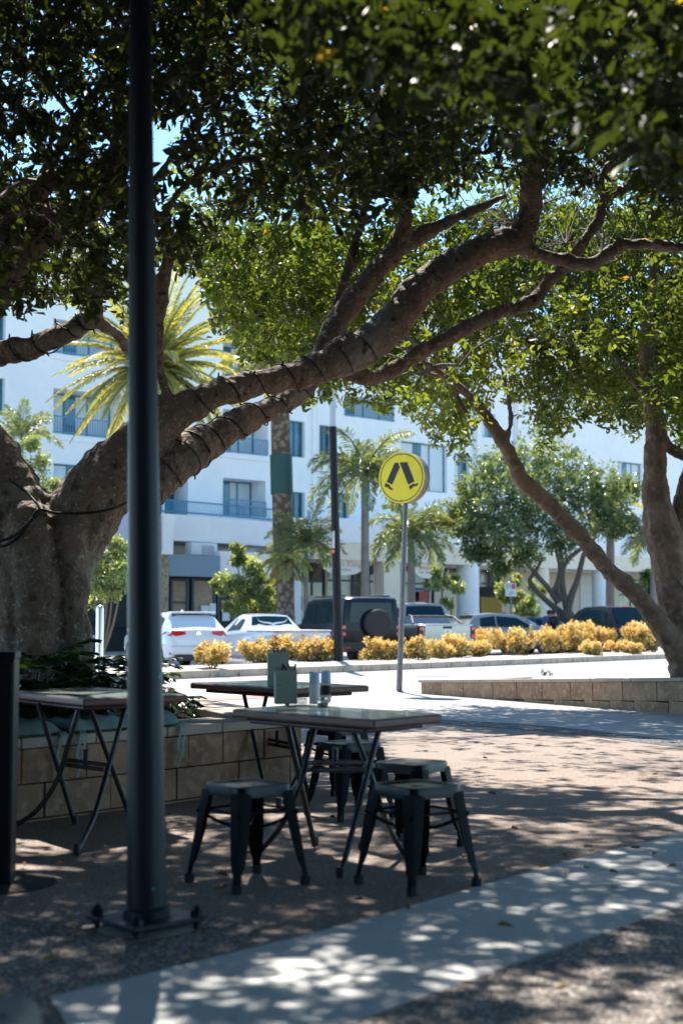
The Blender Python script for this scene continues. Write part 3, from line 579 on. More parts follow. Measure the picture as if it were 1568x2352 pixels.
# ------------------------------------------------------------------ cushions
def cushion(s0, s1, label):
    c = A + dv * ((s0 + s1) / 2) + nr * .2; o = thing('seat_cushion', label, 'cushion', (c.x, c.y, .505), math.atan2(dv.y, dv.x), 'cushions along the seat wall')
    L = s1 - s0; W = .46; NX, NY = 40, 14; vs = []; r = random.Random(int(s0 * 100))
    tuft = [(x, y) for x in np.arange(-L / 2 + .22, L / 2 - .1, .3) for y in (-.08, .1)]
    for sgn in (1, -1):
        for i in range(NX + 1):
            for j in range(NY + 1):
                x = (i / NX - .5) * L; y = (j / NY - .5) * W
                e = min(1, (1 - abs(2 * i / NX - 1)) * L / .1) ; e2 = min(1, (1 - abs(2 * j / NY - 1)) * W / .1)
                h = .035 * math.sqrt(max(e * e2, 0)) * (1 + .18 * math.sin(x * 21 + y * 9) + .12 * math.sin(x * 43 - y * 30))
                for tx, ty in tuft: h -= .022 * math.exp(-((x - tx) ** 2 + (y - ty) ** 2) / .0016) * (sgn > 0)
                sag = -.05 * max(0, (-y - .17) / .06)
                vs.append((x, y, .040 + (h * 1.5 if sgn > 0 else -min(h, .03)) + sag * .4))
    n = (NX + 1) * (NY + 1); fs = []
    for i in range(NX):
        for j in range(NY):
            a = i * (NY + 1) + j; fs += [(a, a + NY + 1, a + NY + 2, a + 1), (n + a, n + a + 1, n + a + NY + 2, n + a + NY + 1)]
    mb = MB(); mb.add(vs, fs); mb.build('cushion_pad', M['cushion'], o, smooth=180)
    for x in (-L / 2 + .05, L / 2 - .04):
        t = MB()
        for k in (0, 1):
            pts = [(x + k * .02, -W / 2 + .02, .03), (x + .01 + k * .03, -W / 2 - .03, .0), (x + (.02 if k else -.03), -W / 2 - .035, -.12), (x + (-.02 if k else .02), -W / 2 - .03, -.2 - .06 * k)]
            q = catmull(pts, 4)
            for i in range(len(q) - 1):
                a, b = Vector(q[i]), Vector(q[i + 1]); w_ = Vector((.012, .003, 0)); t.add([a - w_, a + w_, b + w_, b - w_], [(0, 1, 2, 3)])
        t.build('tie', M['cushion'], o, fix=False)
cushion(-1.5, .36, 'long teal seat cushion on the stone wall, left of the big post')
cushion(.42, 1.36, 'shorter teal seat cushion with hanging ties, right of the big post')
# ------------------------------------------------------------------ planter plants
def frond(acc, base, az, el, length, droop, nl, ll, lw, vang=1.0, r0=0, flat=False):
    """acc: list collecting leaf arrays; returns rachis points"""
    p = Vector(base); d = Vector((math.cos(az) * math.cos(el), math.sin(az) * math.cos(el), math.sin(el))); pts = [p.copy()]
    steps = 14; s = length / steps; side = Vector((-math.sin(az), math.cos(az), 0))
    for i in range(steps):
        d = (d + Vector((0, 0, -droop / steps))).normalized(); p = p + d * s; pts.append(p.copy())
    for i in range(nl):
        f = (i + 1.5) / (nl + 1.5); k = min(int(f * steps), steps - 1); q = pts[k].lerp(pts[k + 1], f * steps - k); t = (pts[k + 1] - pts[k]).normalized()
        up = side.cross(t) * -1
        if up.z < 0: up = -up
        pr = math.sin(math.pi * min(1, .18 + f * .78)) ** .7
        for sg in (-1, 1):
            dr = t * (.35 + .75 * f) + side * sg * vang + (up * random.uniform(-.7, .9) if not flat else up * 0) + Vector((random.uniform(-.1, .1), random.uniform(-.1, .1), random.uniform(-.25, .02)))
            acc.append((tuple(q), tuple(dr), tuple(up + side * random.uniform(-.3, .3)), ll * pr * random.uniform(.85, 1.1), lw, min(1, max(0, random.gauss(.45 + r0, .2)))))
    return pts
def flush(acc, name, m, root, fold=.1):
    a = acc; return leaves(name, np.array([x[0] for x in a]), np.array([x[1] for x in a]), np.array([x[2] for x in a]), np.array([x[3] for x in a]), np.array([x[4] for x in a]), np.array([x[5] for x in a]), m, root, fold)
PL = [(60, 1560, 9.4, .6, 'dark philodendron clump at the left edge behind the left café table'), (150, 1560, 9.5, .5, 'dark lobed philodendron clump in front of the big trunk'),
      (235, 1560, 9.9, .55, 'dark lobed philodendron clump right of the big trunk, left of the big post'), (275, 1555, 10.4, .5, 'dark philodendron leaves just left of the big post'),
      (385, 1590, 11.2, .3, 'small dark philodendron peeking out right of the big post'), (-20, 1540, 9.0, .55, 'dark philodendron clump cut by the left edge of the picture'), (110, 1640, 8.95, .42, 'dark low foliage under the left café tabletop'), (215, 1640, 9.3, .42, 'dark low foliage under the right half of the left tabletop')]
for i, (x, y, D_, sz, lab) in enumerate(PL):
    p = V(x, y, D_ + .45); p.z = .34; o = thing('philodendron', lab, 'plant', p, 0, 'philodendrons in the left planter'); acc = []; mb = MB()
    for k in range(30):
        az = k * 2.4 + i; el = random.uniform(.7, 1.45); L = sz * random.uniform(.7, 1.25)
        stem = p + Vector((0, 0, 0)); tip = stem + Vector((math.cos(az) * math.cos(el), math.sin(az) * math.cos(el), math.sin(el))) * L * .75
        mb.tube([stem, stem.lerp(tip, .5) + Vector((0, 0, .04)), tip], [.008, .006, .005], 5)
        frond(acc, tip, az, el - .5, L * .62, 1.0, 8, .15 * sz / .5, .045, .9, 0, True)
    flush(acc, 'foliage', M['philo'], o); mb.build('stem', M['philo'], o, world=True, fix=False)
for i, (x, y, D_, n, lab) in enumerate([(95, 1480, 9.3, 9, 'yellow green strap leaves arching before the dark trunk base'), (125, 1640, 8.9, 8, 'thin yellow green blades rising under the left tabletop'), (20, 1330, 9.6, 5, 'long dry strap leaves arching at the left edge over the trunk')]):
    p = V(x, y, D_); p.z = .34; top = V(x, y, D_); o = thing('strap_leaf_plant', lab, 'plant', p); acc = []
    h = max(top.z - .34, .3)
    for k in range(n):
        az = random.uniform(0, 6.28); q = Vector(p); d = Vector((math.cos(az) * .35, math.sin(az) * .35, 1)).normalized(); L = h * random.uniform(.8, 1.25); mbp = []
        for s_ in range(9):
            acc.append((tuple(q), tuple(d), (math.cos(az), math.sin(az), .3), L / 8, .03 * (1 - s_ / 10), .6)); q = q + d * L / 9; d = (d + Vector((math.cos(az) * .16, math.sin(az) * .16, -.12 * s_ / 3))).normalized()
    flush(acc, 'leaf_blades', M['strap'], o, 0)
p = V(1255, 1556, 21); o = thing('seedling', 'tiny dark weed growing on top of the right planter', 'plant', p); acc = []
for k in range(7): frond(acc, p + Vector((random.uniform(-.08, .08), 0, 0)), k * .9, 1.2, random.uniform(.06, .16), .3, 4, .04, .018)
flush(acc, 'foliage', M['philo'], o)
# ------------------------------------------------------------------ big lamp post
bp = G(337, 2132); top = bp + Vector((-.085, .0, 4.75))
lp = thing('lamp_post', 'thick dark tapering lamp post on a bolted base plate in the near left foreground', 'lamp post', bp, 0)
mb = MB(); pr = []
for i in range(25):
    f = i / 24; pr.append((bp.lerp(top, f) + Vector((0, 0, .06 * (1 - f))), .078 * (1 - f) + .034 * f))
mb.tube([a for a, b in pr], [b for a, b in pr], 40); mb.build('shaft', M['post'], lp, world=True, smooth=40, fix=False)
mb = MB(); mb.lathe([(.086, .03), (.092, .032), (.092, .075), (.086, .085), (.079, .09)], (0, 0, 0), 40); mb.build('collar', M['post'], lp, smooth=30)
mb = MB(); rz = R_(42); mb.box((0, 0, .04), (.335, .335, .018), rz); mb.build('base_plate', M['post'], lp, bevel=.004)
mb = MB(); mb.lathe([(.19, .001), (.17, .014), (.09, .02), (.01, .021)], (0, 0, 0), 30); mb.build('grout_pad', M['block'], lp, smooth=50)
for k in range(4):
    a = rz + math.pi / 4 + k * math.pi / 2; c = (math.cos(a) * .195, math.sin(a) * .195, 0); mb = MB()
    mb.lathe([(.011, 0), (.011, .088), (.008, .092)], c, 10); mb.lathe([(.024, .049), (.024, .072)], c, 6); mb.lathe([(.024, .02), (.024, .031)], c, 6); mb.lathe([(.016, .0725), (.018, .078), (.012, .082)], c, 6)
    mb.build('bolt', M['post'], lp, smooth=30)
mb = MB(); r = random.Random(2)
pm = mat('teal_paint_spot', (.03, .35, .42), .5)
for (x, y, sx, sz) in ((352, 1556, .016, .010), (338, 1600 + 462, .006, .006), (331, 2112, .012, .008), (342, 2118, .006, .004), (366, 1753, .005, .004)):
    c = V(x, y, 5.4); f = c.z / 4.75; cx = bp.x - .085 * f; rad = .078 * (1 - f) + .034 * f; dx = max(-.95, min(.95, (c.x - cx) / rad)); ang = math.asin(dx)
    nv = Vector((math.sin(ang), -math.cos(ang), 0)); tv = Vector((math.cos(ang), math.sin(ang), 0)); ctr = Vector((cx, bp.y, c.z)) + nv * (rad + .0012)
    mb = MB(); mb.add([ctr + tv * sx * math.cos(t) * (1 + .3 * math.sin(3 * t)) + Vector((0, 0, sz * math.sin(t) + sx * .5 * math.cos(t))) for t in [j * .5236 for j in range(12)]], [tuple(range(12))]); mb.build('paint_spot', pm, lp, world=True, fix=False)
# left edge post
p = V(20, 2010, 6.6); p.z = 0
lq = thing('dark_post', 'short square dark post with a round foot cut by the left edge of the picture', 'post', (-1.60, 6.6, 0), .1)
mb = MB()
for k in range(-2, 3): mb.box((k * .042, 0, .515), (.036, .19, 1.01)); mb.box((0, k * .042, .51), (.19, .036, .99))
mb.build('slatted_body', M['black'], lq, bevel=.004)
mb = MB(); mb.box((0, 0, 1.037), (.215, .215, .035)); mb.build('cap', M['black'], lq, bevel=.006)
mb = MB(); mb.lathe([(.0, 0), (.30, 0), (.30, .006), (.26, .012), (.0, .014)], (0, 0, 0), 32); mb.build('foot_plate', M['blackrough'], lq, smooth=40)
# bottom-left block
bc = thing('concrete_block', 'weathered rounded concrete block end in the bottom left corner', 'concrete block', (-.95, 3.05, 0), 0)
mb = MB(); xs = []
ctr_ = V(120, 2300, 3.2)
mb.box((-.28, .0, ctr_.z / 2), (1.14, .42, ctr_.z), .05); mb.build('slab', M['block'], bc, bevel=.045, seg=5)
mb = MB(); mb.box((-.28, .0, ctr_.z + .001), (1.05, .02, .004), .05); mb.build('joint', M['drain'], bc)
# ------------------------------------------------------------------ café tables
def cafe_table(label, F_, Lc, Rc, ht, legs, bars):
    F_ = Vector(F_); c = [F_, F_ + Vector(Rc), F_ + Vector(Rc) + Vector(Lc), F_ + Vector(Lc)]
    ctr = (c[0] + c[2]) / 2; o = thing('cafe_table', label, 'table', (ctr.x, ctr.y, 0), 0, 'café tables with laminated tops')
    mb = MB(); mb.prism([(q.x, q.y) for q in c], ht - .044, ht - .002); mb.build('edge_band', M['edge'], o, world=True, bevel=.012, seg=3)
    ins = [ctr + (q - ctr) * .968 for q in c]; mb = MB(); mb.prism([(q.x, q.y) for q in ins], ht - .0025, ht + .0005); mb.build('tabletop', M['tabletop'], o, world=True)
    ins = [ctr + (q - ctr) * .80 for q in c]; mb = MB()
    for i in range(4): mb.tube([(ins[i].x, ins[i].y, ht - .06), (ins[(i + 1) % 4].x, ins[(i + 1) % 4].y, ht - .06)], .013, 8)
    mb.build('under_frame', M['tube'], o, world=True, fix=False, smooth=60)
    for pts in legs:
        q = catmull([tuple(p) for p in pts], 6); mb = MB(); mb.tube([Vector(a) for a in q], .0145, 10); f = Vector(q[-1]); mb.tube([f + Vector((0, 0, .0)), f + Vector((0, 0, .05))], .02, 10)
        mb.build('leg', M['tube'], o, world=True, fix=False, smooth=60)
    mb = MB()
    for a, b in bars: mb.tube([a, Vector(a).lerp(Vector(b), .5), b], .012, 8)
    a, b = bars[0]; m2 = Vector(a).lerp(Vector(b), .5); mb.tube([m2 - Vector((0, 0, .02)), m2 + Vector((0, 0, .075))], .016, 8)
    mb.build('stretcher', M['tube'], o, world=True, fix=False, smooth=60)
    return o, c
def xl(top, foot): t = Vector(top); f = Vector(foot); return [t, t.lerp(f, .33), t.lerp(f, .66), f]
def bow(top, knee, foot):
    t, k, f = Vector(top), Vector(knee), Vector(foot); return [t, t.lerp(k, .5), k, k.lerp(f, .45) + Vector((0, 0, -.05)), f + Vector((0, 0, .0))]
def tp(x, D_, z): q = V(x, 1500, D_); return Vector((q.x, q.y, z))
def gd(x, y): return G(x, y, .012)
ft, fc = cafe_table('nearest café table, holding a grey green caddy, two grinders and a glass jar', (.15, 6.60), (-.72, .85), (.347, .437), .74,
    [xl(tp(872, 6.95, .69), gd(781, 2016)), bow(tp(803, 7.1, .69), V(858, 1800, 7.0), gd(929, 1962)),
     xl(tp(657, 7.35, .69), gd(723, 1943)), bow(tp(728, 7.35, .69), V(690, 1800, 7.2), gd(596, 1957))],
    [(V(700, 1752, 7.35), V(842, 1752, 7.0)), (V(690, 1768, 7.3), V(850, 1768, 7.0))])
bt, bcn = cafe_table('farther café table behind, with a single grey green caddy on its top', (-.34, 9.77), (-.8, 1.0), (.54, .49), .74,
    [xl(tp(560, 10.2, .69), gd(612, 1830)), bow(tp(615, 10.5, .69), V(588, 1700, 10.3), gd(548, 1818)),
     xl(tp(655, 9.9, .69), gd(712, 1842)), bow(tp(760, 10.2, .69), V(706, 1720, 10.0), gd(640, 1850))],
    [(V(590, 1693, 10.3), V(686, 1712, 10.0)), (V(592, 1704, 10.3), V(690, 1722, 10.0))])
lt, lc = cafe_table('café table at the left edge, crossed by the big post, in front of the cushions', (-1.43, 7.95), (-.70, 1.0), (.53, .49), .765,
    [xl(tp(90, 8.5, .71), gd(173, 1893)), bow(tp(185, 8.2, .71), V(133, 1790, 8.3), gd(30, 1900)),
     xl(tp(208, 8.2, .71), gd(297, 1872)), bow(tp(292, 8.4, .71), V(243, 1785, 8.2), gd(176, 1960))],
    [(V(150, 1745, 8.35), V(246, 1757, 8.25)), (V(140, 1755, 8.35), V(240, 1768, 8.25))])
# ------------------------------------------------------------------ stools
def make_stool(label, loc, rz):
    o = thing('metal_stool', label, 'stool', loc, rz, 'black metal stools around the café tables')
    hs, hf, z1 = .150, .200, .455
    mb = MB(); NN = 14; vs = []; 
    def se(a, r): c, s_ = math.cos(a), math.sin(a); k = (abs(c) ** 8 + abs(s_) ** 8) ** (-1 / 8); return (c * k * r, s_ * k * r)
    prof = [(hs + .004, z1 - .052), (hs + .002, z1 - .012), (hs, z1 - .003), (hs - .008, z1), (hs - .016, z1 - .001), (hs - .03, z1 - .008), (hs * .5, z1 - .010), (.030, z1 - .011)]
    n = 48
    for r, z in prof: vs += [(*se(2 * math.pi * k / n, r), z) for k in range(n)]
    fs = [(i * n + k, i * n + (k + 1) % n, (i + 1) * n + (k + 1) % n, (i + 1) * n + k) for i in range(len(prof) - 1) for k in range(n)]
    mb.add(vs, fs); mb.build('seat', M['stoolseat'], o, smooth=50)
    mb = MB(); mb.lathe([(.031, z1 - .013), (.031, z1 - .0102)], (0, 0, 0), 16); mb.build('grip_hole', M['blackrough'], o)
    for sx in (1, -1):
        for sy in (1, -1):
            mb = MB(); N = 16; vs = []
            for i in range(N + 1):
                f = i / N; z = (z1 - .03) * (1 - f) + .03 * f; e = hs + .002 + (hf - hs) * f
                wd = np.interp(f, [0, .5, .8, .87, 1], [.070, .060, .044, .030, .028]); t = .003
                
                # L channel: outer corner rounded, opening inward
                ring = [(e - wd, e), (e - .012, e), (e - .003, e - .003), (e, e - .012), (e, e - wd), (e - t - .004, e - wd), (e - .007 - t, e - .014), (e - .014, e - .007 - t), (e - wd, e - t - .004)]
                vs += [(sx * a, sy * b, z) for a, b in ring]
            k = 9; fs = [(i * k + j, i * k + (j + 1) % k, (i + 1) * k + (j + 1) % k, (i + 1) * k + j) for i in range(N) for j in range(k)] + [tuple(range(k)), tuple(N * k + j for j in range(k))]
            mb.add(vs, fs); lg = mb.build('leg', M['stool'], o, smooth=40)
            mb = MB(); mb.box((sx * (hf - .011), sy * (hf - .011), .02), (.034, .034, .04)); mb.build('rubber_foot', M['blackrough'], lg, bevel=.004)
    mb = MB()
    for s in (1, -1):
        e = .168
        mb.tube([Vector(a) for a in catmull([(-e * s, -e, .33), (-.08 * s, -.08, .27), (0, 0, .255), (.08 * s, .08, .27), (e * s, e, .33)], 4)], .008, 8)
    mb.build('cross_brace', M['stool'], o, fix=False, smooth=60)
    mb = MB(); e = .147
    for a, b in (((-e, -e), (e, -e)), ((e, -e), (e, e)), ((e, e), (-e, e)), ((-e, e), (-e, -e))): mb.tube([(a[0], a[1], .335), (b[0], b[1], .335)], .0065, 8)
    mb.build('side_rail', M['stool'], o, fix=False, smooth=60)
    return o
s0 = make_stool('black metal stool in front at the left, nearest the big post', (-.43, 6.60, 0), R_(39))
def dup(root, loc, rz, label):
    r = root.copy(); sc.collection.objects.link(r); r.location = loc; r.rotation_euler = (0, 0, rz); r['label'] = label
    for ch in list(root.children):
        c = ch.copy(); sc.collection.objects.link(c); c.parent = r
        for g in ch.children: d = g.copy(); sc.collection.objects.link(d); d.parent = c
    return r
for x, y, a, lab in ((.342, 6.55, 37, 'black metal stool in front at the right, nearest the concrete path'), (.37, 7.62, 57, 'black metal stool directly behind the right front stool, its right side catching light'),
                     (.05, 8.88, 33, 'black metal stool under the nearest tabletop, behind its crossed legs'), (-.03, 10.15, 40, 'rearmost black metal stool, almost hidden beneath the nearest tabletop')):
    dup(s0, (x, y, 0), R_(a), lab)
# ------------------------------------------------------------------ things on the tables
def caddy(loc, rz, w_, h, label):
    o = thing('table_caddy', label, 'caddy', loc, rz, 'grey green metal caddies on the café tables'); t = .003; d = .10; mb = MB()
    mb.box((0, -d / 2, h / 2), (w_, t, h)); mb.box((0, d / 2, h / 2 + .01), (w_, t, h + .02)); mb.box((-w_ / 2, 0, h * .46), (t, d, h * .92)); mb.box((w_ / 2, 0, h * .46), (t, d, h * .92)); mb.box((0, 0, .003), (w_, d, .004))
    mb.build('box', M['caddy'], o, bevel=.001)
    mb = MB(); mb.lathe([(.004, -d / 2 - .0035), (.004, -d / 2 - .002)], (-w_ * .3, 0, h * .56), 10, 'y'); mb.build('rivet', M['dark'], o)
    mb = MB(); r = random.Random(int(w_ * 1e4))
    for k in range(4): x = -w_ * .15 + k * .022; mb.box((x, r.uniform(-.02, .03), h + .0), (.012, .003, .07), tilt=Matrix.Rotation(r.uniform(-.6, .6), 3, 'Y') @ Matrix.Rotation(r.uniform(-.4, .4), 3, 'Z'))
    mb.build('sauce_sachets', M['sachet'], o)
    mb = MB()
    for k in range(5): mb.box((-w_ * .26 + k * .006, .01, h * .9 - .02 + k * .003), (.05, .003, h * .42), tilt=Matrix.Rotation(-.12 + k * .05, 3, 'Y'))
    mb.build('napkins', M['napkin'], o)
def onT(x, y, z): q = G(x, y, z); return q
q = onT(655, 1617, .741); caddy((q.x, q.y + .03, .741), R_(8), .115, .185, 'grey green metal caddy of sachets on the nearest café table')
q = V(636, 1560, 10.0); caddy((q.x, 10.15, .741), R_(6), .145, .235, 'grey green metal caddy of sachets on the farther café table')
def grinder(x, y, label, body, r_=.029, h=.175):
    q = onT(x, y, .741); o = thing('spice_grinder', label, 'grinder', (q.x, q.y, .741), 0, 'blue capped grinders on the nearest café table')
    mb = MB(); mb.lathe([(r_ * .96, 0), (r_, .006), (r_, h * .60), (r_ * .93, h * .64)], (0, 0, 0), 24); mb.build('bottle', M[body], o, smooth=35)
    mb = MB(); mb.lathe([(r_ * .98, h * .642), (r_ * 1.0, h * .66), (r_ * .97, h * .97), (r_ * .9, h), (0.001, h)], (0, 0, 0), 24); mb.build('cap', M['cap'], o, smooth=35)
    if body == 'pepper':
        mb = MB(); mb.lathe([(r_ * 1.02, .004), (r_ * 1.02, h * .22)], (0, 0, 0), 24); mb.lathe([(r_ * 1.02, h * .54), (r_ * 1.02, h * .63)], (0, 0, 0), 24); mb.build('label_band', M['napkin'], o, smooth=35)
grinder(722, 1617, 'blue capped grinder with a pale label, left of the two', 'grinder'); grinder(748, 1612, 'blue capped grinder full of dark pepper, right of the two', 'pepper')
q = onT(741, 1624, .741); o = thing('glass_jar', 'small squat glass jar with steel lid in front of the two grinders', 'jar', (q.x, q.y, .741), 0)
mb = MB(); mb.lathe([(.026, 0), (.028, .004), (.028, .036), (.024, .040)], (0, 0, 0), 24); mb.build('jar_body', M['glassjar'], o, smooth=35)
mb = MB(); mb.lathe([(.024, .003), (.0245, .024)], (0, 0, 0), 20); mb.build('contents', M['jarfill'], o, smooth=35)
mb = MB(); mb.lathe([(.028, .0402), (.028, .051), (.02, .053)], (0, 0, 0), 24); mb.build('lid', M['chrome'], o, smooth=35)
q = onT(694, 1616, .741); o = thing('sugar_dish', 'small clear glass dish between the caddy and the grinders', 'dish', (q.x, q.y, .741), 0)
mb = MB(); mb.b2((-.028, -.02, 0), (.028, .02, .03)); mb.build('dish', M['glassjar'], o, bevel=.004)
# ------------------------------------------------------------------ pedestrian sign
bs = G(916, 1590); sg = thing('pedestrian_crossing_sign', 'round yellow sign with two black walking legs on a leaning grey pole', 'road sign', bs, 0)
Ds = bs.y; ct = V(922, 1097, Ds); tp_ = V(925, 1160, Ds)
mb = MB(); mb.tube([bs - Vector((0, 0, .02)), tp_ + Vector((.05, .09, .03))], [.052, .042], 16); mb.build('pole', M['galv'], sg, world=True, smooth=60, fix=False)
mb = MB(); mb.lathe([(.085, 0), (.085, .012), (.06, .03)], (0, 0, 0), 16); mb.build('pole_base', M['galv'], sg, smooth=40)
sr = .452; yaw = R_(-30); hd = bpy.data.objects.new('sign_head', None); th = .20
Mz = Matrix.Rotation(yaw, 4, 'Z')
def disc(mb, r, y, n=48, c=(0, 0)): mb.add([(c[0] + r * math.cos(2 * math.pi * k / n), y, c[1] + r * math.sin(2 * math.pi * k / n)) for k in range(n)], [tuple(range(n))])
def place(o): o.location = ct - Vector(sg.location); o.rotation_euler = (0, 0, yaw); return o
mb = MB(); mb.lathe([(sr * .985, 0), (sr * .985, th)], (0, 0, 0), 56, 'y'); drum = place(mb.build('drum', M['signside'], sg, smooth=40))
for ys, sg_ in ((-.004, -1), (th + .004, 1)):
    mb = MB(); mb.lathe([(sr, ys - .004), (sr, ys + .004)], (0, 0, 0), 64, 'y'); pl = place(mb.build('sign_face', M['yellow'], sg, smooth=40))
    yy = ys + sg_ * .0065
    mb = MB(); n = 72; a, b = sr * .935, sr * .902
    vs = [(r * math.cos(2 * math.pi * k / n), yy, r * math.sin(2 * math.pi * k / n)) for r in (a, b) for k in range(n)]
    mb.add(vs, [(k, (k + 1) % n, n + (k + 1) % n, n + k) for k in range(n)])
    S_ = lambda l: [(-sg_ * (x - 742) / 520 * sr, yy, -(y - 745) / 575 * sr) for x, y in l]
    for l in ([(588, 405), (668, 405), (708, 512), (532, 890), (400, 828)], [(702, 405), (872, 405), (1040, 845), (895, 915)],
              [(372, 860), (398, 852), (470, 895), (500, 955), (548, 990), (540, 1016), (500, 1012), (455, 980), (425, 940), (395, 948), (352, 922)],
              [(908, 950), (1000, 898), (1050, 905), (1118, 890), (1125, 912), (1085, 948), (1000, 970), (985, 1000), (938, 1025)]):
        mb.poly(S_(l))
    place(mb.build('emblem', M['signblack'], sg, fix=False))
    mb = MB()
    for x, z in ((0, sr * .88), (-.0, -sr * .87), (.13, sr * .80)): disc(mb, .012 if x == 0 else .007, yy - .001 * -sg_ * -1 + sg_ * .001, 10, (x, z))
    place(mb.build('bolt', M['galv'], sg, fix=False))
# small steel bollard
q = V(228, 1560, 22.5); bo = thing('steel_bollard', 'round topped polished steel bollard between the big trunk and the big post', 'bollard', (q.x, 22.5, 0))
hb = V(228, 1390, 22.5).z
mb = MB(); mb.lathe([(.062, 0), (.062, hb - .05), (.058, hb - .025), (.045, hb - .008), (.02, hb - .001), (.001, hb)], (0, 0, 0), 24); mb.build('tube', M['steel'], bo, smooth=50)
mb = MB(); mb.lathe([(.09, 0), (.09, .01)], (0, 0, 0), 24); mb.build('flange', M['steel'], bo)
# fallen leaves
LV = [(95, 2205, 2), (170, 2135, 2), (20, 2290, 2), (418, 2197, 2), (565, 1960, 0), (60, 1990, 0), (150, 1985, 1), (490, 2043, 0), (510, 2042, 1), (525, 2012, 1), (700, 2060, 1), (812, 2068, 1), (1300, 2008, 2), (1420, 2005, 1), (1340, 1993, 0), (1236, 1993, 0), (1308, 1970, 1), (1362, 1946, 1), (1445, 1948, 1), (1497, 1965, 0), (1140, 1825, 0), (1230, 1832, 2), (1495, 1780, 2), (1306, 1724, 2), (1192, 1905, 1), (1060, 1968, 0), (1272, 2274, 2), (940, 2090, 0), (1120, 1742, 1), (1400, 2040, 2), (700, 1850, 2), (770, 1880, 1), (610, 1900, 0), (900, 1905, 1), (1015, 1880, 0), (1180, 2130, 0), (250, 1945, 0), (1530, 1992, 1), (1360, 1888, 0)]
for i, (x, y, c) in enumerate(LV):
    q = G(x, y, .012 if y > 1900 else .008); spot = 'on the pebble paving left of the big post' if x < 330 and y > 2050 else 'left of the big post behind its base plate' if x < 330 else 'on the pebbles beside the base of the big post' if x < 480 and y > 2150 else 'between the feet of the left front stool' if x < 720 and 1890 < y < 2100 else 'near the feet of the right front stool' if x < 1100 and y > 1890 and y < 2100 else 'on the far sunny paving near the right planter wall' if y < 1790 and x > 1100 else 'on the brown paving beyond the right front stool' if y < 1900 and x > 1000 else 'in the shade beneath the nearest café table' if y < 1900 else 'on the pale concrete path' if y < 2090 + (1100 - x) * .2 and x > 1100 and y > 1985 else 'at the far edge of the concrete path' if x > 1000 and y < 1990 else 'in the shaded foreground near the concrete path'
    o = thing('fallen_leaf', ('brown yellow', 'dark reddish', 'pale yellow')[c] + ' dry leaf ' + spot, 'leaf', q, i * 1.7, 'fallen leaves scattered on the paving')
    o.name = 'fallen_leaf'; mb = MB(); L = random.uniform(.045, .075)
    k = [(0, 0, 0), (L * .3, L * .2, .012), (L * .7, L * .24, .016), (L, 0, .006), (L * .7, -L * .2, .02), (L * .3, -L * .18, .014)]
    mb.add(k + [(L * .5, 0, .003)], [(0, 1, 6), (1, 2, 6), (2, 3, 6), (3, 4, 6), (4, 5, 6), (5, 0, 6)])
    me = mb.build('blade', M[('fallen', 'fallen2', 'fallen3')[c]], o, fix=False)
    mb = MB(); mb.tube([(0, 0, .002), (-L * .4, .004, .004)], .0012, 4)
# ------------------------------------------------------------------ buildings
TH = math.atan2(.669, .7433); UV = Vector((.7433, .669, 0)); NV = Vector((-.669, .7433, 0)); O0 = Vector((0, 74.1, 0))
def UF(x, y, yo=0.0):            # view point -> (u, z) on the facade plane pushed in by yo metres
    r = ray(x, y); O = O0 + NV * yo; c = Vector((0, 0, H))
    t = (O - c).dot(NV) / r.dot(NV); P = c + r * t; return ((P - O0).dot(UV), P.z)
def rect(x0, y0, x1, y1, yo=0.0):
    ym = (y0 + y1) / 2; xm = (x0 + x1) / 2
    return UF(x0, ym, yo)[0], UF(xm, y1, yo)[1], UF(x1, ym, yo)[0], UF(xm, y0, yo)[1]
def wall_cells(mb, u0, u1, z0, z1, y, holes, depth):
    us = sorted({u0, u1, *[h[0] for h in holes], *[h[2] for h in holes]}); zs = sorted({z0, z1, *[h[1] for h in holes], *[h[3] for h in holes]})
    us = [u for u in us if u0 <= u <= u1]; zs = [z for z in zs if z0 <= z <= z1]
    for i in range(len(us) - 1):
        for j in range(len(zs) - 1):
            a, b = (us[i] + us[i + 1]) / 2, (zs[j] + zs[j + 1]) / 2
            if any(h[0] < a < h[2] and h[1] < b < h[3] for h in holes): continue
            mb.poly([(us[i], y, zs[j]), (us[i + 1], y, zs[j]), (us[i + 1], y, zs[j + 1]), (us[i], y, zs[j + 1])])
    for hi_, (a, b, c, d) in enumerate(holes):
        dp = depth[hi_] if hasattr(depth, '__len__') else depth
        for q in ([(a, b), (c, b)], [(c, b), (c, d)], [(c, d), (a, d)], [(a, d), (a, b)]):
            (p, r_), (s, t) = q; mb.poly([(p, y, r_), (s, y, t), (s, y + dp, t), (p, y + dp, r_)])
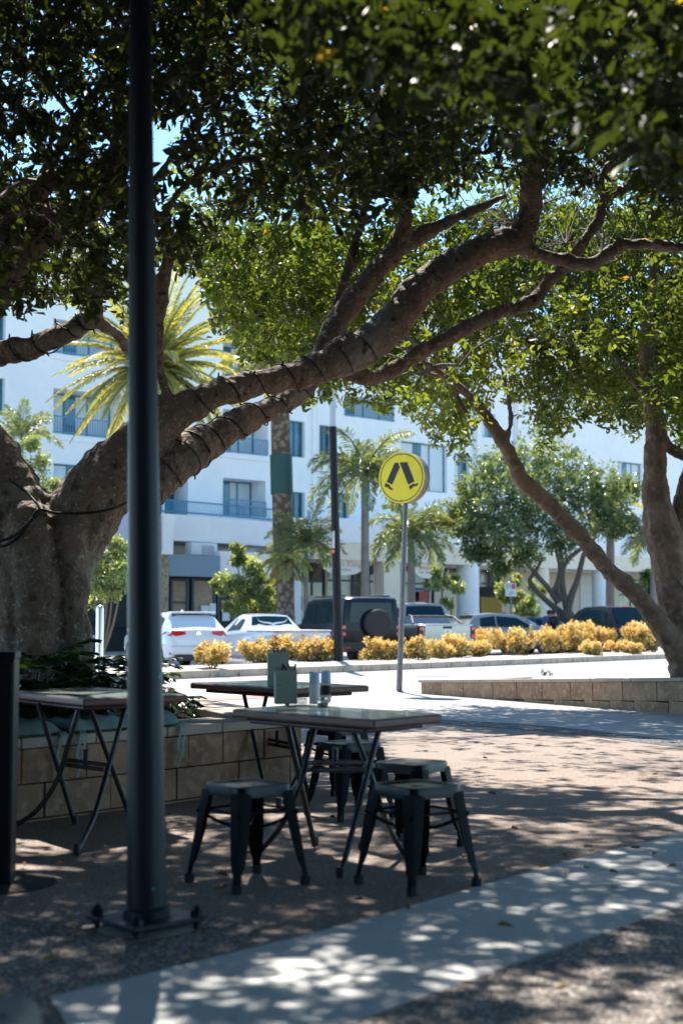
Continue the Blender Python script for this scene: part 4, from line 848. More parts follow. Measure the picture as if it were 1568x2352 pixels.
wins = [(123, 901, 285, 1003, 1, 'b'), (123, 745, 290, 822, 1, 'b'), (123, 1068, 232, 1150, 1, 'w'), (-60, 865, 12, 950, 1, 'w'), (-60, 690, 14, 800, 1, 'w'), (512, 945, 615, 1043, 1, 'b'), (512, 1101, 610, 1186, 1, 'b'), (378, 1103, 432, 1188, 1, 'b'),
        (665, 967, 700, 1050, 0, 'w'), (733, 977, 762, 1048, 0, 'w'), (665, 1130, 700, 1190, 0, 'w'), (772, 1132, 802, 1190, 0, 'w'), (920, 1018, 1026, 1128, 0, 'w'), (1043, 1042, 1077, 1107, 0, 'w'), (1106, 1045, 1137, 1100, 0, 'w'), (790, 915, 905, 962, 0, 'b'),
        (1416, 1062, 1474, 1118, 0, 'w'), (1222, 1060, 1250, 1100, 0, 'w'), (1043, 940, 1077, 1000, 0, 'w'), (1106, 950, 1137, 1005, 0, 'w'), (512, 790, 615, 885, 1, 'b'), (665, 820, 700, 905, 0, 'w'), (733, 835, 762, 905, 0, 'w'), (1340, 1065, 1368, 1105, 0, 'w'), (330, 901, 430, 1003, 1, 'b')]
ab = thing('apartment_building', 'long white rendered apartment block with blue railed windows above the shops', 'building', O0, TH)
holes = [(*rect(*w_[:4]),) for w_ in wins]
u0, u1 = UF(-420, 1000)[0], UF(1760, 1100)[0]; zb = 4.3
mb = MB(); wall_cells(mb, u0, u1, zb, 19.0, 0, holes, [1.3 if w_[5] == 'b' else .35 for w_ in wins])
mb.b2((u0, .0, 19.0), (u1, 10, 19.3)); mb.b2((u0 - .01, -.15, 18.9), (u1, .0, 19.45)); mb.poly([(u0, 0, zb), (u0, 10, zb), (u0, 10, 19), (u0, 0, 19)]); mb.poly([(u1, 0, zb), (u1, 10, zb), (u1, 10, 19), (u1, 0, 19)]); mb.poly([(u0, 10, 0), (u1, 10, 0), (u1, 10, 19), (u0, 10, 19)])
mb.build('wall', M['render'], ab, fix=False)
mb = MB()
for a in (UF(640, 1100)[0], UF(716, 1000)[0], UF(1092, 1050)[0], UF(1186, 1050)[0], UF(1290, 1050)[0]): mb = MB(); mb.b2((a, -.12, zb), (a + .28, -.001, 18.9)); mb.build('pilaster', M['render'], ab)
for x_ in (650, 724, 1086, 1180, 1284, 318):
    u_ = UF(x_, 1050)[0]; mb = MB(); mb.tube([(u_, -.09, zb), (u_, -.09, 18.8)], .05, 8); mb.build('downpipe', M['white'], ab, smooth=60)
rw = random.Random(5)
for (x0, y0, x1, y1, lft, kd), (a, b, c, d) in zip(wins, holes):
    wd = c - a; fr = MB(); y = 1.15 if kd == 'b' else .22; n = 2 if wd < 2.2 else 3
    t = .07
    for q in ((a, b, a + t, d), (c - t, b, c, d), (a + t, b, c - t, b + t), (a + t, d - t, c - t, d)): fr.b2((q[0], y, q[1]), (q[2], y + .08, q[3]))
    for k in range(1, n): u = a + wd * k / n; fr.b2((u - .035, y + .002, b + t), (u + .035, y + .078, d - t))
    w1 = fr.build('window', M['wframe'], ab)
    g = MB(); g.poly([(a + t, y + .05, b + t), (c - t, y + .05, b + t), (c - t, y + .05, d - t), (a + t, y + .05, d - t)]); g.build('pane', M['wglass'], w1, fix=False)
    if wd > 2 or rw.random() < .5:
        segs = ((a + t, a + wd * .32), (a + wd * .50, c - t)) if wd > 2.2 else ((a + t, a + wd * .6),)
        for s0_, s1_ in segs:
            cu = MB(); N = 24; vs = []
            for i in range(N + 1):
                u = s0_ + (s1_ - s0_) * i / N; yy = y + .035 + .008 * math.sin(i * 1.9); vs += [(u, yy, b + t), (u, yy, d - t)]
            cu.add(vs, [(2 * i, 2 * i + 2, 2 * i + 3, 2 * i + 1) for i in range(N)])
            cu.build('curtain', M['curtain'], w1, fix=False)
    if kd == 'b':
        rl = MB(); hh = .75; rl.b2((a, -.05, b + hh), (c, -.01, b + hh + .06)); rl.b2((a, -.05, b + .04), (c, -.01, b + .1))
        k = a + .06
        while k < c: rl.b2((k, -.042, b + .1), (k + .025, -.018, b + hh)); k += .13
        rl.build('balcony_rail', M['rail'], w1)
# awning hoods above two right windows, slab edges
mb = MB()
for w_ in wins[:8]:
    a, b, c, d = rect(*w_[:4]); mb = MB(); mb.b2((a - .15, -.10, b - .28), (c + .15, -.002, b - .02)); mb.build('sill', M['render'], ab)
# podium: white band, beige fascia, columns, shops
pd = thing('shopping_arcade', 'cream ground floor arcade with round columns, a white parapet and shaded shop windows', 'building', O0, TH)
yo = -2.2; ua = UF(655, 1300, yo)[0]; ub = UF(1760, 1300, yo)[0]
zc = UF(760, 1244, yo)[1]; zd = UF(700, 1190, yo)[1]; ze = UF(743, 1284, yo)[1]
mb = MB(); mb.b2((ua, yo, zc), (ub, 0, zd)); mb.build('parapet', M['render'], pd)
mb = MB(); mb.b2((ua + .02, yo + .05, ze), (ub, yo + .35, zc - .002)); mb.b2((ua + .02, yo + .35, ze + .35), (ub, 6, ze + .5)); mb.build('fascia', M['beige'], pd)
def column(xa, xb, square, m, y1=None):
    a, b = UF(xa, 1350, yo + .25)[0], UF(xb, 1350, yo + .25)[0]; mb = MB()
    if square: mb.b2((a, yo + .1, 0), (b, yo + .9, ze + .36))
    else: mb.lathe([((b - a) / 2, 0), ((b - a) / 2, ze + .36)], ((a + b) / 2, yo + .6, 0), 24)
    mb.build('column', M[m], pd, smooth=40)
column(672, 687, True, 'white'); column(877, 914, True, 'beige'); column(1067, 1102, False, 'render'); column(1238, 1264, False, 'beige'); column(1376, 1400, False, 'render'); column(1500, 1530, False, 'beige')
# shop wall
ys = 2.6; mb = MB()
sh = [rect(x0, y0, x1, y1, ys) for x0, y0, x1, y1 in ((691, 1290, 748, 1440), (752, 1290, 872, 1440), (920, 1298, 985, 1440), (990, 1300, 1060, 1440), (1104, 1300, 1150, 1440), (1345, 1350, 1366, 1396), (1420, 1330, 1480, 1440))]
sh = [(a, .15 if d_y > 1430 else b, c, d) for (a, b, c, d), d_y in zip(sh, (1440, 1440, 1440, 1440, 1440, 1396, 1440))]
wall_cells(mb, ua - 2, ub, 0, ze + .34, ys, sh, .25); mb.build('shop_wall', M['beige'], pd, fix=False)
for (a, b, c, d) in sh:
    fr = MB(); y = ys + .1; t = .1
    for q in ((a, b, a + t, d), (c - t, b, c, d), (a + t, b, c - t, b + t), (a + t, d - t, c - t, d)): fr.b2((q[0], y, q[1]), (q[2], y + .1, q[3]))
    if d - b > 2: fr.b2((a + t, y + .002, d - 1.1), (c - t, y + .098, d - 1.0)); fr.b2(((a + c) / 2 - .06, y + .004, b + t), ((a + c) / 2 + .06, y + .096, d - t))
    w1 = fr.build('shop_window', M['darkframe'], pd); g = MB(); g.poly([(a, y + .05, b), (c, y + .05, b), (c, y + .05, d), (a, y + .05, d)]); g.build('pane', M['shopglass'], w1, fix=False)
def panel(name, x0, y0, x1, y1, yy, m, root, th_=.05):
    a, b, c, d = rect(x0, y0, x1, y1, yy); mb = MB(); mb.b2((a, yy, b), (c, yy + th_, d)); return mb.build(name, M[m], root)
panel('door_panel', 1332, 1320, 1372, 1425, 2.52, 'render', pd)
panel('ochre_hoarding', 1104, 1372, 1152, 1432, 2.3, 'ochre', pd); panel('dark_opening', 1104, 1348, 1152, 1371, 2.32, 'dark', pd)
panel('blue_stripe', 953, 1350, 993, 1356, 2.45, 'blue', pd); panel('blue_stripe', 1034, 1350, 1066, 1356, 2.45, 'blue', pd)
panel('red_poster', 962, 1358, 982, 1382, 2.44, 'red', pd); panel('white_poster', 997, 1345, 1030, 1405, 2.46, 'oval', pd)
panel('navy_banner', 846, 1295, 870, 1320, 2.4, 'carblue', pd); panel('white_board', 694, 1368, 724, 1400, 2.3, 'white', pd)
# oval hanging signs
def text(s, size, m, parent, loc, rot=(math.pi / 2, 0, 0), ext=.004, name='lettering', font=None, sh_=0):
    cu = bpy.data.curves.new(name, 'FONT'); cu.body = s; cu.size = size; cu.align_x = 'CENTER'; cu.align_y = 'CENTER'; cu.extrude = ext; cu.shear = sh_
    o = bpy.data.objects.new(name, cu); sc.collection.objects.link(o); bpy.context.view_layer.update()
    me = bpy.data.meshes.new_from_object(o.evaluated_get(bpy.context.evaluated_depsgraph_get())); sc.collection.objects.unlink(o); bpy.data.objects.remove(o)
    me.materials.clear(); me.materials.append(M[m] if isinstance(m, str) else m); q = bpy.data.objects.new(name, me); link(q, parent); q.location = loc; q.rotation_euler = rot; return q
def oval(x0, y0, x1, y1, yy, label, lines):
    a, b, c, d = rect(x0, y0, x1, y1, yy); cu, cz = (a + c) / 2, (b + d) / 2
    P = O0 + UV * cu + NV * yy; o = thing('hanging_shop_sign', label, 'shop sign', (P.x, P.y, cz), TH)
    A_, B_ = (c - a) / 2, (d - b) / 2; mb = MB(); n = 48
    mb.add([(A_ * math.copysign(abs(math.cos(t)) ** .85, math.cos(t)), y, B_ * math.copysign(abs(math.sin(t)) ** .9, math.sin(t))) for y in (-.03, .03) for t in [2 * math.pi * k / n for k in range(n)]],
           [tuple(range(n))[::-1], tuple(range(n, 2 * n))] + [(k, (k + 1) % n, n + (k + 1) % n, n + k) for k in range(n)])
    mb.build('board', M['oval'], o)
    mb = MB()
    for s in (-.5, .5): mb.tube([(A_ * s, 0, B_ * .8), (A_ * s, 0, B_ + .35)], .02, 6)
    mb.build('hanger', M['darkframe'], o)
    for s, z, sz, m, dx in lines: text(s, sz, m, o, (dx * A_, -.034, z * B_), sh_=.2)
oval(742, 1276, 832, 1321, -1.9, 'cream oval sign reading Rising behind the slim black street lamp', [('Hems Rising', .12, .42, 'textbrown', .1), ('alterations', -.42, .24, 'textbrown', 0)])
oval(950, 1284, 1018, 1329, -1.9, 'cream oval sign with red script and a small green line', [("Jimmy Rod's", .1, .34, 'textred', .05), ('Hair  Beauty  Nails', -.38, .2, 'textgreen', 0)])
# left corner shop, in front of the block
ls = thing('corner_shop', 'corner shop with stone pillar, grey blue awning fascia and dark framed windows', 'building', O0, TH)
y3 = -4.5
a, b, c, d = rect(386, 1275, 506, 1324, y3)
mb = MB(); mb.b2((a, y3, b), (c, y3 + .3, d)); mb.b2((a, y3 + .3, d - .3), (c, 0, d)); mb.build('awning_fascia', M['awning'], ls)
panel('side_fascia', 506, 1268, 625, 1330, y3 + .4, 'render', ls, .4)
a2, b2_, c2, d2 = rect(366, 1267, 388, 1411, y3 - .1); mb = MB(); mb.b2((a2, y3 - .1, 0), (c2, y3 + .7, d2)); mb.build('stone_pillar', M['stone'], ls)
yw = y3 + 1.2; e0, e1 = UF(150, 1350, yw)[0], UF(640, 1350, yw)[0]
mb = MB(); hh = rect(390, 1326, 510, 1440, yw); mb.b2((e0, yw + .12, 0), (e1, yw + .3, b + .5)); mb.build('back_wall', M['dark'], ls)
for x0, x1, nb, m in ((392, 434, 3, 'timber'), (441, 496, 1, 'timber'), (500, 560, 1, 'dark')):
    a, b, c, d = rect(x0, 1330, x1, 1425, yw); b = .1; fr = MB(); t = .13
    fr.b2((a, yw, b), (a + t, yw + .1, d)); fr.b2((c - t, yw, b), (c, yw + .1, d))
    for k in range(nb + 1): z = b + (d - b - .1) * k / nb; fr.b2((a + t, yw + .002, z), (c - t, yw + .098, z + .1))
    w1 = fr.build('shop_window', M['darkframe'], ls); g = MB(); g.b2((a + t, yw + .05, b + .1), (c - t, yw + .06, d)); g.build('blind', M[m], w1)
panel('red_notice', 509, 1384, 527, 1396, yw - .05, 'red', ls, .02); panel('white_notice', 511, 1404, 528, 1426, yw - .05, 'white', ls, .02)
panel('paper_notice', 462, 1391, 481, 1412, yw - .05, 'white', ls, .02); panel('paper_notice', 482, 1386, 496, 1412, yw - .052, 'white', ls, .02)
panel('dark_shopfront', 205, 1330, 360, 1440, yw - .1, 'dark', ls, .05)
# white curved balcony band over the corner shop
bd = thing('balcony_band', 'broad white curved balcony parapet above the corner shop with its underside in shade', 'parapet', O0, TH)
ya = -2.6; a, b, c, d = rect(396, 1192, 628, 1250, ya); mb = MB(); N = 20; vs = []
a -= 9
for i in range(N + 1):
    f = i / N; u = a + (c - a) * f; bul = ya - .9 * math.sin(math.pi * min(1, max(0, f))) ; vs += [(u, bul, b), (u, bul, d), (u, 0, d), (u, 0, b)]
mb.add(vs, [(4 * i + j, 4 * i + (j + 1) % 4, 4 * i + 4 + (j + 1) % 4, 4 * i + 4 + j) for i in range(N) for j in range(4)] + [(0, 1, 2, 3), (4 * N, 4 * N + 1, 4 * N + 2, 4 * N + 3)])
mb.build('band', M['render'], bd, smooth=30)
mb = MB(); rr = [(vs[4 * i + 1][0], vs[4 * i + 1][1] + .12, d) for i in range(N + 1)]
for z in (.12, .62): mb.tube([(p[0], p[1], d + z) for p in rr], .035, 6)
for i in range(N * 6):
    f = i / 6; k = int(f); e = f - k; p = [rr[k][j] * (1 - e) + rr[k + 1][j] * e for j in range(3)]; mb.tube([(p[0], p[1], d), (p[0], p[1], d + .62)], .014, 4)
mb.build('railing', M['rail'], bd)
# lilac billboard with an arm
ax = rect(182, 1180, 398, 1264, -5.2); P = O0 + UV * ((ax[0] + ax[2]) / 2) + NV * -5.2
bb = thing('billboard', 'lilac billboard with a dark sleeved arm reaching out from behind the big post', 'billboard', (P.x, P.y, ax[1]), TH)
wq, hq = (ax[2] - ax[0]) / 2, ax[3] - ax[1]
mb = MB(); mb.b2((-wq, 0, 0), (wq - .55, .12, hq)); mb.build('board', M['lilac'], bb)
mb = MB(); mb.b2((wq - .549, -.02, -.1), (wq, .14, hq + .1)); mb.b2((-wq, -.02, hq + .001), (wq - .55, .14, hq + .1)); mb.b2((-wq, -.02, -.1), (wq - .55, .14, -.001)); mb.build('frame', M['render'], bb)
mb = MB(); mb.add([(x, -.012, z) for x, z in ((wq - 2.0, .95), (wq - 1.75, 1.05), (wq - 1.1, .62), (wq - .78, .50), (wq - .72, .3), (wq - .95, .18), (wq - 1.3, .36))], [tuple(range(7))]); mb.build('sleeve_image', M['maroon'], bb, fix=False)
mb = MB(); mb.add([(x, -.012, z) for x, z in ((-.9, 1.5), (-.6, 1.75), (-.45, 1.2), (-.7, .8), (-.95, 1.1))], [tuple(range(5))]); mb.build('hand_image', M['maroon'], bb, fix=False)
# air conditioner on the awning roof
ax = rect(440, 1236, 500, 1262, y3 + .8); P = O0 + UV * ((ax[0] + ax[2]) / 2) + NV * (y3 + .8); zt = rect(386, 1275, 506, 1324, y3)[3]
ac = thing('air_conditioner', 'pale grey air conditioner unit standing on the corner shop roof', 'air conditioner', (P.x, P.y, zt), TH); wq = (ax[2] - ax[0]) / 2; hq = .62
mb = MB(); mb.b2((-wq, 0, .06), (wq, .5, hq)); mb.build('casing', M['white'], ac, bevel=.03)
mb = MB(); mb.b2((-wq * .2, -.01, .12), (wq * .75, -.002, hq - .12)); mb.build('grille', M['grey'], ac)
mb = MB(); mb.b2((-wq * .8, .05, 0), (-wq * .7, .45, .06)); mb.b2((wq * .7, .05, 0), (wq * .8, .45, .06)); mb.build('feet', M['dark'], ac)
cb = thing('skylight_blocker', 'unseen dark café-like front added behind the camera to block sky light', 'building', (0, -6, 0))  # unseen front added behind the camera to keep the tables and stools dark
mb = MB(); mb.b2((-14, -4, 0), (14, 0, 5.2)); mb.build('wall', M['darkframe'], cb)
mb = MB(); mb.b2((-14, .003, 3.0), (14, 2.2, 3.15)); mb.build('awning', M['dark'], cb)  # overhang of the added blocker
for k in range(6): mb = MB(); mb.b2((-12.5 + k * 4.4, .002, .1), (-9.2 + k * 4.4, .06, 2.5)); mb.build('door', M['dark'], cb)  # door-shaped boxes on the added blocker
# ------------------------------------------------------------------ background trees
def blobtree(name, label, cat, base, trunkpts, blobs, nper, m, leaf, group=None, tm='bark3', spread=.2, mleaf=9, extra=None):
    o = thing(name, label, cat, base, 0, group); mb = MB()
    for pts, r0, r1 in trunkpts:
        q = catmull([tuple(p) for p in pts], 4); n = len(q); mb.tube([Vector(a) for a in q], [r0 + (r1 - r0) * i / (n - 1) for i in range(n)], 8)
    if trunkpts: mb.build('trunk', M[tm], o, world=True, smooth=180, fix=False)
    Cs = []; Ts = []; Ls = []
    for c, r, n in blobs:
        n = int(n * nper); d = norm(rng.normal(0, 1, (n, 3))); rad = np.where(rng.uniform(0, 1, (n, 1)) < .75, rng.uniform(.75, 1.05, (n, 1)), rng.uniform(.2, .8, (n, 1)))
        rr = np.array(r) if hasattr(r, '__len__') else np.array([r, r, r]); rad = rad * (1 + .18 * np.sin(d @ rng.normal(0, 4, 3))[:, None])
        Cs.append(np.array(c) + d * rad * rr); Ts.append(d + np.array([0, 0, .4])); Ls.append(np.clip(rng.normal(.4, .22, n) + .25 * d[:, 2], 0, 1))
    C = np.concatenate(Cs); T = norm(np.concatenate(Ts)); Lr = np.concatenate(Ls)
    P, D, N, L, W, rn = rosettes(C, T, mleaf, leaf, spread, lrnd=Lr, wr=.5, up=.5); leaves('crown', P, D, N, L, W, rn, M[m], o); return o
def blob(x, y, D_, r, n=1): p = V(x, y, D_); s = r / F * D_; return (tuple(p), (s, s, s * .85), n)
D_ = 60; bs_ = V(1318, 1484, D_); bs_.z = 0
tk = lambda l, D_=60: [V(x, y, D_ + (dz[0] if dz else 0)) for x, y, *dz in l]
blobtree('shade_tree', 'rounded dense green tree with several dark twisting trunks beside two people', 'tree', bs_,
    [([bs_] + tk([(1312, 1440), (1290, 1400)]), .55, .3), (tk([(1300, 1410), (1310, 1370), (1325, 1330), (1340, 1270)]), .2, .1), (tk([(1285, 1405), (1255, 1380), (1225, 1350), (1216, 1330), (1230, 1310), (1245, 1280)]), .14, .07),
     (tk([(1282, 1385), (1262, 1355), (1240, 1330), (1215, 1300), (1180, 1270)]), .14, .07), (tk([(1290, 1380), (1280, 1350), (1290, 1310), (1285, 1250)]), .15, .08), (tk([(1300, 1400), (1290, 1330), (1300, 1290), (1340, 1255), (1360, 1240)]), .14, .07), (tk([(1270, 1360), (1285, 1310), (1275, 1260)]), .12, .06)],
    [blob(1085, 1130, 60, 50), blob(1130, 1075, 60, 55), (blob(1200, 1050, 61, 62)), blob(1280, 1060, 61, 60), blob(1180, 1130, 59, 70, 1.4), blob(1120, 1190, 59, 62, 1.3), blob(1080, 1215, 60, 45), blob(1170, 1220, 58.5, 62, 1.3), blob(1245, 1190, 59, 60, 1.2), blob(1240, 1130, 60, 60), blob(1310, 1130, 60, 60, 1.2), blob(1370, 1110, 60, 55), blob(1400, 1150, 60, 52), blob(1350, 1190, 60, 60), blob(1290, 1240, 59.5, 45), blob(1200, 1270, 59.5, 38), blob(1130, 1265, 60, 34), blob(1410, 1210, 60, 40), blob(1150, 1300, 60, 26, .6), blob(1090, 1270, 60, 26, .6), blob(1060, 1170, 61, 36, .8), blob(1440, 1120, 61, 34, .8)],
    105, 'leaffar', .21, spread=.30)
def sapling(x, y, D_, h, label, blobs, tx, m='leafpale', n=80, leaf=.13, lean=0, grp='young leafy street trees'):
    b = V(x, y, D_); b.z = 0.1; tks = []; n = n * .62; blobs = [(p + random.uniform(-7, 7), q + random.uniform(-7, 7), r * random.uniform(.6, 1.15)) for p, q, r in blobs] + [(p + random.uniform(-22, 22), q + random.uniform(-16, 16), r * .4) for p, q, r in blobs]
    for k, (ux, uy) in enumerate(tx): tks.append(([b + Vector((0, 0, 0)), b.lerp(V(ux, uy, D_), .45) + Vector((.1, 0, 0)), V(ux, uy, D_)], .05 * D_ / 40, .015 * D_ / 40))
    return blobtree('young_tree', label, 'tree', b, tks, [blob(a, c, D_ + random.uniform(-.5, .5), r) for a, c, r in blobs], n, m, leaf, grp, 'twig', .15, 8)
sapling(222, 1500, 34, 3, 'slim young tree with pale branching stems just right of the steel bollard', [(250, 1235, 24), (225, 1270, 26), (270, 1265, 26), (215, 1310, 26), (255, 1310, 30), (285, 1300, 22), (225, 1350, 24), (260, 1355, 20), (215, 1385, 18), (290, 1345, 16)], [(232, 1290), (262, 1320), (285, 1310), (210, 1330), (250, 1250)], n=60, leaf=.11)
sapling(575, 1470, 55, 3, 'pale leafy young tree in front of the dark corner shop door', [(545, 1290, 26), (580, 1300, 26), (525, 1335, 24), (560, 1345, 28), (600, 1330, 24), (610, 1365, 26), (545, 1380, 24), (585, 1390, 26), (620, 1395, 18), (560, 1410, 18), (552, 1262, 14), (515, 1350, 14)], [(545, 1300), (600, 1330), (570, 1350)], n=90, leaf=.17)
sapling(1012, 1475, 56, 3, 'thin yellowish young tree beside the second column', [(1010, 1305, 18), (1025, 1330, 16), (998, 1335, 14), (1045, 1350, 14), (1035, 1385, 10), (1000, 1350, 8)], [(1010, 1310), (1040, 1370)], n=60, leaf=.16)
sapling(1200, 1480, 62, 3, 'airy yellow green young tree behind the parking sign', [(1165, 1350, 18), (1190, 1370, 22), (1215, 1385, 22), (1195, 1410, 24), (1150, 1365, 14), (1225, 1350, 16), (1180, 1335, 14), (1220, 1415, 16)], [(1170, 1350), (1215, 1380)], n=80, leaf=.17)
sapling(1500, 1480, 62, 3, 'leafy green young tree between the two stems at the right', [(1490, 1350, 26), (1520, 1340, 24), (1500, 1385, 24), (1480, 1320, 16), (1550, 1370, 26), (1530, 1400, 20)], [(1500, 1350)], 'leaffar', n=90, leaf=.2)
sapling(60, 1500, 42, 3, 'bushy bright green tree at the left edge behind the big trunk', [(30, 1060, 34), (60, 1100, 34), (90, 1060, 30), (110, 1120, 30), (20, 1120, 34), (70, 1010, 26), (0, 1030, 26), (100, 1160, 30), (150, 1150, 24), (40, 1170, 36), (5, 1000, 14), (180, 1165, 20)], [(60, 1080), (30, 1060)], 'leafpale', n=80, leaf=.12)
def palm(name, x, yb, D_, yt, tw, label, nf, fl, m='frond', tm='palmtrunk', shaft=True, wrap=None, el=(.0, 1.35), droop=1.5, ll=.42, nl=26, grp=None, lean=0, xt=None):
    b = V(x, yb, D_); b.z = .05; xt = xt or x; t = V(xt, yt, D_); o = thing(name, label, 'palm tree', b, 0, grp); mb = MB()
    r0 = tw / F * D_ / 2; sh = 1.3 if shaft else 0
    mb.tube([b, b.lerp(t, .12), b.lerp(t, .5), t - Vector((0, 0, sh))], [r0 * 1.25, r0 * 1.05, r0, r0 * .92], 14); mb.build('trunk', M[tm], o, world=True, smooth=60, fix=False)
    if shaft: mb = MB(); mb.tube([t - Vector((0, 0, sh)), t - Vector((0, 0, sh * .6)), t], [r0 * .98, r0 * 1.02, r0 * .55], 12); mb.build('crownshaft', M['palmshaft'], o, world=True, smooth=60, fix=False)
    if wrap:
        for (w0, w1) in wrap: mb = MB(); XX = lambda yy: x + (xt - x) * (yb - yy) / (yb - yt); mb.tube([V(XX(w1), w1, D_), V(XX((w0 + w1) / 2), (w0 + w1) / 2, D_), V(XX(w0), w0, D_)], [r0 * 1.12] * 3, 16, cap=False); mb.build('green_wrap', M['greenwrap'], o, world=True, smooth=60, fix=False)
    acc = []; mb = MB(); sz = fl / F * D_
    for k in range(nf):
        az = k * 2.39996; e = el[0] + (el[1] - el[0]) * ((k + .5) / nf) ** .9; L = sz * random.uniform(.85, 1.12)
        pts = frond(acc, t + Vector((math.cos(az), math.sin(az), 0)) * r0 * .3, az, e, L, droop * random.uniform(.8, 1.2), int(nl * 1.9), ll * .85, ll * .065, .8, random.uniform(-.15, .2), m == 'datefrond')
        mb.tube(pts, [.045 * sz / 3 * (1 - .8 * i / len(pts)) for i in range(len(pts))], 5, cap=False)
    flush(acc, 'fronds', M[m], o); mb.build('frond_rib', M[m], o, world=True, fix=False)
    return o
g1 = 'palms along the shopfronts'
palm('date_palm', 355, 1490, 50, 850, 30, 'big golden green date palm spreading behind the big post', 90, 250, 'datefrond', 'datetrunk', False, ((1140, 1180),), (-.35, 1.4), 1.1, .5, 44, g1)
palm('date_palm', 655, 1490, 56, 800, 46, 'thick trunked date palm with a green wrap right of the lower limb', 50, 200, 'datefrond', 'datetrunk', False, ((1045, 1135),), (-.4, 1.4), 1.4, .55, 40, g1, xt=640)
palm('feather_palm', 838, 1490, 55, 1085, 19, 'tall feathery palm between the slim black lamp and the round yellow sign', 22, 165, 'frond', 'palmtrunk', True, None, (-.1, 1.35), 2.0, .62, 34, g1)
palm('feather_palm', 944, 1490, 58, 1225, 18, 'shorter feathery palm directly behind the pole of the round yellow sign', 22, 125, 'frond', 'palmtrunk', True, None, (-.2, 1.3), 1.8, .6, 30, g1)
palm('feather_palm', 703, 1490, 54, 1245, 11, 'small feathery palm just left of the slim black lamp', 19, 105, 'frond', 'palmtrunk', True, None, (-.2, 1.4), 1.6, .5, 28, g1)
palm('feather_palm', 1400, 1490, 64, 1170, 20, 'hazy yellowish palm behind the leaning limb of the right tree', 13, 95, 'datefrond', 'palmtrunk', True, None, (-.3, 1.3), 1.7, .6, 28, g1)
palm('feather_palm', 1500, 1490, 60, 1230, 16, 'dark green palm with drooping fronds left of the right trunk', 14, 100, 'frond', 'palmtrunk', True, None, (-.4, 1.2), 1.8, .6, 30, g1)
palm('feather_palm', 50, 1490, 44, 1000, 12, 'slender palm with upright fronds at the left edge', 11, 95, 'frond', 'palmtrunk', True, None, (.3, 1.4), 1.2, .4, 26, g1)
palm('feather_palm', 655, 1492, 52, 1285, 40, 'stout low palm growing against the thick date palm trunk', 14, 70, 'datefrond', 'datetrunk', False, None, (-.6, 1.0), 1.6, .45, 24, g1)
p = V(1012, 1200, 64); o = blobtree('flowering_shrub', 'small shrub with orange blossom high on the arcade terrace', 'shrub', V(1012, 1215, 64), [], [blob(1005, 1195, 66, 22), blob(1030, 1200, 66, 18)], 60, 'gold', .18)
# ------------------------------------------------------------------ golden shrubs on the median
bush = [(488, 1482, 1538, 72), (585, 1478, 1524, 60), (632, 1470, 1522, 72), (700, 1474, 1522, 60), (748, 1468, 1522, 64), (805, 1456, 1500, 34), (868, 1470, 1519, 74), (905, 1480, 1519, 46), (955, 1466, 1518, 70), (1010, 1476, 1516, 56), (1055, 1460, 1514, 66), (1098, 1476, 1513, 50),
        (1118, 1448, 1503, 76), (1160, 1440, 1508, 74), (1205, 1442, 1507, 70), (1250, 1448, 1503, 60), (1290, 1432, 1500, 80), (1335, 1428, 1502, 76), (1372, 1440, 1498, 66), (1352, 1476, 1506, 46), (1425, 1474, 1502, 60), (1468, 1432, 1500, 78), (1500, 1452, 1500, 50), (1452, 1480, 1503, 40), (1570, 1440, 1496, 80)]
nm = ['first golden shrub from the left, standing alone before the white hatchback', 'golden shrub below the white pickup cab, left of the farther caddy', 'golden shrub directly behind the farther caddy', 'golden shrub just right of the farther caddy', 'golden shrub immediately left of the slim black lamp', 'small golden shrub immediately right of the slim black lamp',
      'golden shrub left of the round sign pole, below the spare wheel', 'low golden shrub touching the left side of the round sign pole', 'golden shrub just right of the round sign pole', 'golden shrub below the tail light of the silver pickup', 'golden shrub below the middle of the silver pickup tailgate', 'low golden shrub below the right end of the silver pickup',
      'taller golden shrub in front of the pale car behind', 'golden shrub below the parking sign', 'golden shrub left of the two people', 'golden shrub below the two people', 'golden shrub below the twisting tree trunks', 'golden shrub just left of the dark car at the right', 'golden shrub against the left flank of the dark car at the right', 'low golden shrub at the foot of the taller ones near the dark car', 'low golden shrub below the tail of the dark car', 'tall golden shrub where the leaning limb comes down', 'golden shrub left of the right trunk base', 'lowest golden shrub under the tall one by the leaning limb', 'golden shrub right of the right trunk base']
